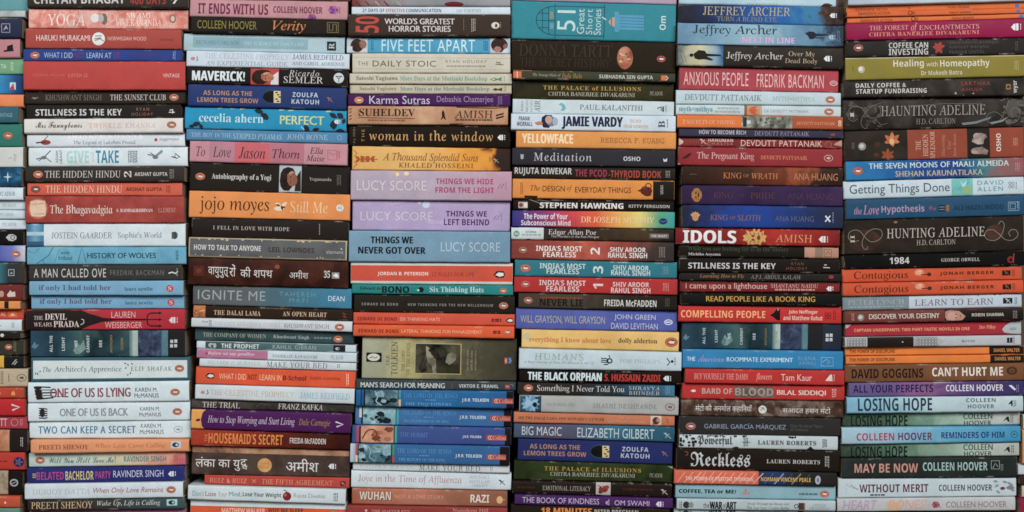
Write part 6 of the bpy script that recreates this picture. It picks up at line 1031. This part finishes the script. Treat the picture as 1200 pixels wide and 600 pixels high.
# ------------------------------------------------------------------ building one book
class Book:
    """local frame of one lying book: x along the spine, z up, y into the stack; the spine's face is near y = 0"""

    def __init__(self, b, idx):
        self.b = b
        rnd = self.rnd = random.Random(idx * 31 + 5)
        self.xc = (b['xl'] + b['xr']) / 2
        bc = (b['bl'] + b['br']) / 2
        tcm = (b['tl'] + b['tr']) / 2
        slope = ((b['br'] - b['bl']) + (b['tr'] - b['tl'])) / 2 / (b['xr'] - b['xl'])
        self.th = math.atan(slope)
        self.org = (self.xc, bc)
        self.L = (b['xr'] - b['xl']) * PX / math.cos(self.th)
        self.z = {}
        for n, x, y in (('tl', b['xl'], b['tl']), ('tr', b['xr'], b['tr']), ('bl', b['xl'], b['bl']), ('br', b['xr'], b['br'])):
            self.z[n] = self.loc(x, y)[1]
        self.H = (tcm - bc) * -PX
        self.bulge = rnd.uniform(0.25, 0.9) * 0.001 * min(1.0, self.H / 0.016)
        self.rr = min(0.0021, 0.17 * self.H) * rnd.uniform(0.8, 1.15)
        self.wa = [rnd.uniform(-1, 1) * 0.00016 for _ in range(3)]
        self.wp = [rnd.uniform(0, 6.28) for _ in range(3)]
        self.jut = rnd.uniform(-0.0055, 0.0055)
        self.depth = rnd.uniform(0.122, 0.138)
        self.layer = 0

    def loc(self, px, py):
        dx, dz = (px - self.org[0]) * PX, (self.org[1] - py) * PX
        c, s = math.cos(self.th), math.sin(self.th)
        return dx * c - dz * s, dx * s + dz * c

    def ztop(self, x):
        t = x / self.L + 0.5
        return self.z['tl'] + (self.z['tr'] - self.z['tl']) * t

    def zbot(self, x):
        t = x / self.L + 0.5
        return self.z['bl'] + (self.z['br'] - self.z['bl']) * t

    def face(self, x, z):
        """y of the spine's face"""
        zt, zb = self.ztop(x), self.zbot(x)
        h = max(1e-4, (zt - zb) / 2)
        u = max(-1, min(1, (z - (zt + zb) / 2) / h))
        y = -self.bulge * (1 - u * u)
        d = h * (1 - abs(u))
        if d < self.rr:
            q = self.rr - d
            y += self.rr - math.sqrt(max(0, self.rr ** 2 - q * q))
        for a, p, f in zip(self.wa, self.wp, (1.0, 2.3, 4.1)):
            y += a * math.sin(f * x * 26 + p)
        return y

    def midz(self, px):
        m = self.b['mid']
        return m[0] + (m[1] - m[0]) * (px - m[2]) / (m[3] - m[2])

    def pt(self, px, dy):
        x, z = self.loc(px, self.midz(px) + dy)
        return x, z

    def clampz(self, x, z):
        e = 0.00025
        return min(self.ztop(x) - e, max(self.zbot(x) + e, z))

    def clampx(self, x):
        return max(-self.L / 2 + 0.0004, min(self.L / 2 - 0.0004, x))


def cover_mesh(B):
    bm = bmesh.new()
    le = bm.verts.layers.float.new('edge')
    N = 20
    us = []
    h = B.H / 2
    k = min(0.45, B.rr / h)
    for q in (0, .12, .3, .55, .8, 1.0):
        us.append(-1 + k * q)
    n_mid = 5
    for i in range(1, n_mid):
        us.append(-1 + k + (2 - 2 * k) * i / n_mid)
    for q in (1.0, .8, .55, .3, .12, 0):
        us.append(1 - k * q)
    xs = [-B.L / 2, -B.L / 2 + 0.0005, -B.L / 2 + 0.0016]
    for i in range(1, N):
        xs.append(-B.L / 2 + 0.0016 + (B.L - 0.0032) * i / N)
    xs += [B.L / 2 - 0.0016, B.L / 2 - 0.0005, B.L / 2]
    T_ = 0.0006                        # card thickness of the boards
    grid, back = [], []
    for ix, x in enumerate(xs):
        zt, zb = B.ztop(x), B.zbot(x)
        endy = 0.0005 if ix in (0, len(xs) - 1) else (0.00012 if ix in (1, len(xs) - 2) else 0)
        edge_x = 1.0 if ix in (0, 1, len(xs) - 2, len(xs) - 1) else 0.0
        wob = 0.00010 * math.sin(x * 90 + B.wp[0]) + 0.00007 * math.sin(x * 260 + B.wp[1])
        row = []
        row.append((x, B.depth, zb + 0.0001, 0.4))
        row.append((x, B.rr * 2.2, zb, 0.25))
        for u in us:
            z = (zt + zb) / 2 + u * (zt - zb) / 2
            e = 1.0 if abs(u) > 1 - k * .9 else 0.0
            row.append((x, B.face(x, z) + endy, z + (wob if abs(u) > 1 - k * .6 else 0), max(e, edge_x)))
        row.append((x, B.rr * 2.2, zt, 0.25))
        row.append((x, B.depth, zt - 0.0001, 0.4))
        vr = []
        for (a, b_, c, e) in row:
            v = bm.verts.new((a, b_, c))
            v[le] = e
            vr.append(v)
        grid.append(vr)
        br = []
        for (a, b_, c, e) in row:      # inner skin
            m = (zt + zb) / 2
            zi = c + (T_ if c < m else -T_) if abs(c - m) > (zt - zb) / 2 - T_ * 1.5 else c
            yi = b_ + 0.0009 if b_ < B.depth * .5 and not b_ == B.rr * 2.2 else b_
            v = bm.verts.new((a, yi, zi))
            v[le] = 0.3
            br.append(v)
        back.append(br)
    nr = len(grid[0])
    for i in range(len(xs) - 1):
        for j in range(nr - 1):
            bm.faces.new((grid[i][j], grid[i + 1][j], grid[i + 1][j + 1], grid[i][j + 1]))
            bm.faces.new((back[i][j], back[i][j + 1], back[i + 1][j + 1], back[i + 1][j]))
        bm.faces.new((grid[i][0], back[i][0], back[i + 1][0], grid[i + 1][0]))
        bm.faces.new((grid[i][-1], grid[i + 1][-1], back[i + 1][-1], back[i][-1]))
    for j in range(nr - 1):
        bm.faces.new((grid[0][j], grid[0][j + 1], back[0][j + 1], back[0][j]))
        bm.faces.new((grid[-1][j], back[-1][j], back[-1][j + 1], grid[-1][j + 1]))
    for f in bm.faces:
        f.smooth = True
    return bm


def to_obj(name, bm, mats, parent):
    me = bpy.data.meshes.new(name)
    bm.to_mesh(me)
    bm.free()
    for m in mats:
        me.materials.append(m)
    o = bpy.data.objects.new(name, me)
    COL.objects.link(o)
    o.parent = parent
    return o


def page_mesh(B):
    bm = bmesh.new()
    x0, x1 = -B.L / 2 + 0.0007, B.L / 2 - 0.0007
    v = []
    for x in (x0, x1):
        zt, zb = B.ztop(x) - 0.0008, B.zbot(x) + 0.0008
        for y in (B.rr * 1.6 + 0.001, B.depth - 0.0006):
            v.append([bm.verts.new((x, y, zb)), bm.verts.new((x, y, zt))])
    a, b, c, d = v
    for q in ((a[0], a[1], b[1], b[0]), (c[0], d[0], d[1], c[1]), (a[0], c[0], c[1], a[1]), (b[0], b[1], d[1], d[0]), (a[1], c[1], d[1], b[1]), (a[0], b[0], d[0], c[0])):
        bm.faces.new(q)
    bmesh.ops.recalc_face_normals(bm, faces=list(bm.faces))
    return bm


def ink(B, bm, i, off, mi):
    """add one printed shape to the part's mesh, laid onto the spine"""
    tmp = bmesh.new()
    k = i['k']
    if k == 'text':
        key = (i['s'], i['f'], i['sp'])
        if key not in OUT:
            return
        vs, fs, ax, bx, ay, by = OUT[key]
        pxc = (i['x0'] + i['x1']) / 2
        cx, cz = B.pt(pxc, i['dy'])
        W, Hh = (i['x1'] - i['x0']) * PX, i['h'] * PX
        fat = 0.055 * Hh if i['f'] in 'GK' else 0.0
        for rep in ((0.0, 0.0),) if not fat else ((-.5, 0.0), (.5, 0.000004)):
            nv = []
            for v in vs:
                p, q = (v.x - ax) / (bx - ax) - .5, (v.y - ay) / (by - ay) - .5
                if i['rot'] == 90:
                    p, q = -q, p
                nv.append(tmp.verts.new((cx + p * (W - fat) + rep[0] * fat, rep[1], cz + q * Hh)))
            for f in fs:
                try:
                    tmp.faces.new([nv[n] for n in f])
                except ValueError:
                    pass
    elif k == 'rect':
        xa, xb = B.loc(i['x0'], B.org[1])[0], B.loc(i['x1'], B.org[1])[0]
        xa, xb = B.clampx(xa), B.clampx(xb)
        zz = []
        for x in (xa, xb):
            zt, zb = B.ztop(x) - 0.0002, B.zbot(x) + 0.0002
            zz.append((zt + (zb - zt) * i['f0'], zt + (zb - zt) * i['f1']))
        tmp.faces.new([tmp.verts.new(c) for c in ((xa, 0, zz[0][1]), (xb, 0, zz[1][1]), (xb, 0, zz[1][0]), (xa, 0, zz[0][0]))])
    elif k == 'ell':
        n = 20
        ring = []
        cxz = B.pt(i['x'], i['dy'])
        for rad in (.5, 1.0):
            r = []
            for t in range(n):
                a = 2 * math.pi * t / n
                r.append(tmp.verts.new((cxz[0] + i['rx'] * PX * rad * math.cos(a), 0, cxz[1] + i['ry'] * PX * rad * math.sin(a))))
            ring.append(r)
        tmp.faces.new(ring[0])
        for t in range(n):
            tmp.faces.new((ring[0][t], ring[1][t], ring[1][(t + 1) % n], ring[0][(t + 1) % n]))
    elif k == 'poly':
        vv = [B.pt(x, y) for x, y in i['pts']]
        f = tmp.faces.new([tmp.verts.new((x, 0, z)) for x, z in vv])
        f.normal_update()
        bmesh.ops.triangulate(tmp, faces=[f], ngon_method='EAR_CLIP')
    elif k == 'line':
        pts = [Vector(B.pt(x, y)) for x, y in i['pts']]
        w = i['w'] * PX / 2
        L_, R_ = [], []
        for n, p in enumerate(pts):
            d = (pts[min(n + 1, len(pts) - 1)] - pts[max(n - 1, 0)])
            if d.length < 1e-9:
                d = Vector((1, 0))
            d.normalize()
            nn = Vector((-d.y, d.x)) * w
            if (n == 0 or n == len(pts) - 1) and len(pts) > 2 and (pts[0] - pts[-1]).length < 1e-6:
                d = (pts[1] - pts[-2]).normalized()
                nn = Vector((-d.y, d.x)) * w
            L_.append(tmp.verts.new((p.x + nn.x, 0, p.y + nn.y)))
            R_.append(tmp.verts.new((p.x - nn.x, 0, p.y - nn.y)))
        for n in range(len(pts) - 1):
            tmp.faces.new((L_[n], L_[n + 1], R_[n + 1], R_[n]))
    # every print is cut along the same lines, so that layers follow the bulge of the spine together
    zs = [v.co.z for v in tmp.verts]
    xs = [v.co.x for v in tmp.verts]
    zm = (B.ztop(0) + B.zbot(0)) / 2
    planes = [((0, 0, zm + q * B.H / 2), (0, 0, 1)) for q in (-.96, -.9, -.82, -.7, -.55, -.4, -.2, 0, .2, .4, .55, .7, .82, .9, .96) if min(zs) < zm + q * B.H / 2 < max(zs)]
    x = math.ceil(min(xs) / 0.008) * 0.008
    if max(xs) - min(xs) > 0.004 and k != 'text':
        while x < max(xs):
            planes.append(((x, 0, 0), (1, 0, 0)))
            x += 0.008
    for co, no in planes:
        bmesh.ops.bisect_plane(tmp, geom=list(tmp.verts) + list(tmp.edges) + list(tmp.faces), plane_co=co, plane_no=no)
    for v in tmp.verts:
        x = B.clampx(v.co.x)
        z = B.clampz(x, v.co.z)
        v.co = (x, B.face(x, z) - off - v.co.y, z)
    for f in tmp.faces:
        f.normal_update()
        if f.normal.y > 0:
            f.normal_flip()
    m = {}
    for v in tmp.verts:
        m[v] = bm.verts.new(v.co)
    for f in tmp.faces:
        if f.calc_area() < 1e-12:
            continue
        try:
            nf = bm.faces.new([m[v] for v in f.verts])
            nf.material_index = mi
            nf.smooth = False
        except ValueError:
            pass
    tmp.free()


def extent(i):
    if i['k'] in ('text', 'rect'):
        return i['x0'], i['x1']
    if i['k'] == 'ell':
        return i['x'] - i['rx'], i['x'] + i['rx']
    xs = [p[0] for p in i['pts']]
    return min(xs), max(xs)


ORDER = ('cover_print', 'portrait_print', 'publisher_logo', 'title_lettering', 'author_lettering', 'imprint_lettering')


def build_book(b, idx):
    B = Book(b, idx)
    root = bpy.data.objects.new('book', None)
    COL.objects.link(root)
    root.empty_display_size = 0.01
    root.location = ((B.org[0] - 600) * PX, B.jut, (300 - B.org[1]) * PX)
    root.rotation_euler = (0, B.th, B.rnd.uniform(-0.012, 0.012))
    root['label'] = '%s, %s' % (b['desc'], STACK_WORDS[b['stack']])
    root['category'] = 'book'
    root['group'] = 'books lying in tall stacks'
    gloss = B.rnd.choice((0.46, 0.54, 0.62, 0.68))
    wear = B.rnd.choice((0.25, 0.5, 0.8, 0.95))
    cm = mat(b['col'], -B.L / 2, B.L / 2, gloss, wear, B.rnd.uniform(0, 9))
    to_obj('cover', cover_mesh(B), [cm], root)
    to_obj('page_block', page_mesh(B), [PAGES], root)
    for part in ORDER:
        its = [i for i in b['items'] if i['part'] == part]
        for i in its:
            B.layer += 1
            i['off'] = 0.00008 + 0.000012 * B.layer
        # prints that stand well apart on the spine are parts of their own
        spans = sorted(((extent(i), n) for n, i in enumerate(its)), key=lambda q: q[0][0])
        groups, reach = [], None
        for (xa, xb), n in spans:
            if reach is None or xa - reach > 17:
                groups.append([])
                reach = xb
            groups[-1].append(n)
            reach = max(reach, xb)
        for gidx in groups:
            bm = bmesh.new()
            mats = []
            for i in (its[n] for n in sorted(gidx)):
                xa, xb = 0, 1
                if i['k'] == 'rect':
                    xa, xb = B.loc(i['x0'], B.org[1])[0], B.loc(i['x1'], B.org[1])[0]
                if i['k'] == 'text' and i['f'] != 'K':
                    i['c'] = faded(i['c'], b['col'], 0.10)
                m = mat(i['c'], xa, xb, gloss, 0.0, B.rnd.uniform(0, 9) if i['c'][0] != '#' else 0)
                if m not in mats:
                    mats.append(m)
                ink(B, bm, i, i['off'], mats.index(m))
            to_obj(part, bm, mats, root)
    return root


for n, b in enumerate(BOOKS):
    build_book(b, n)
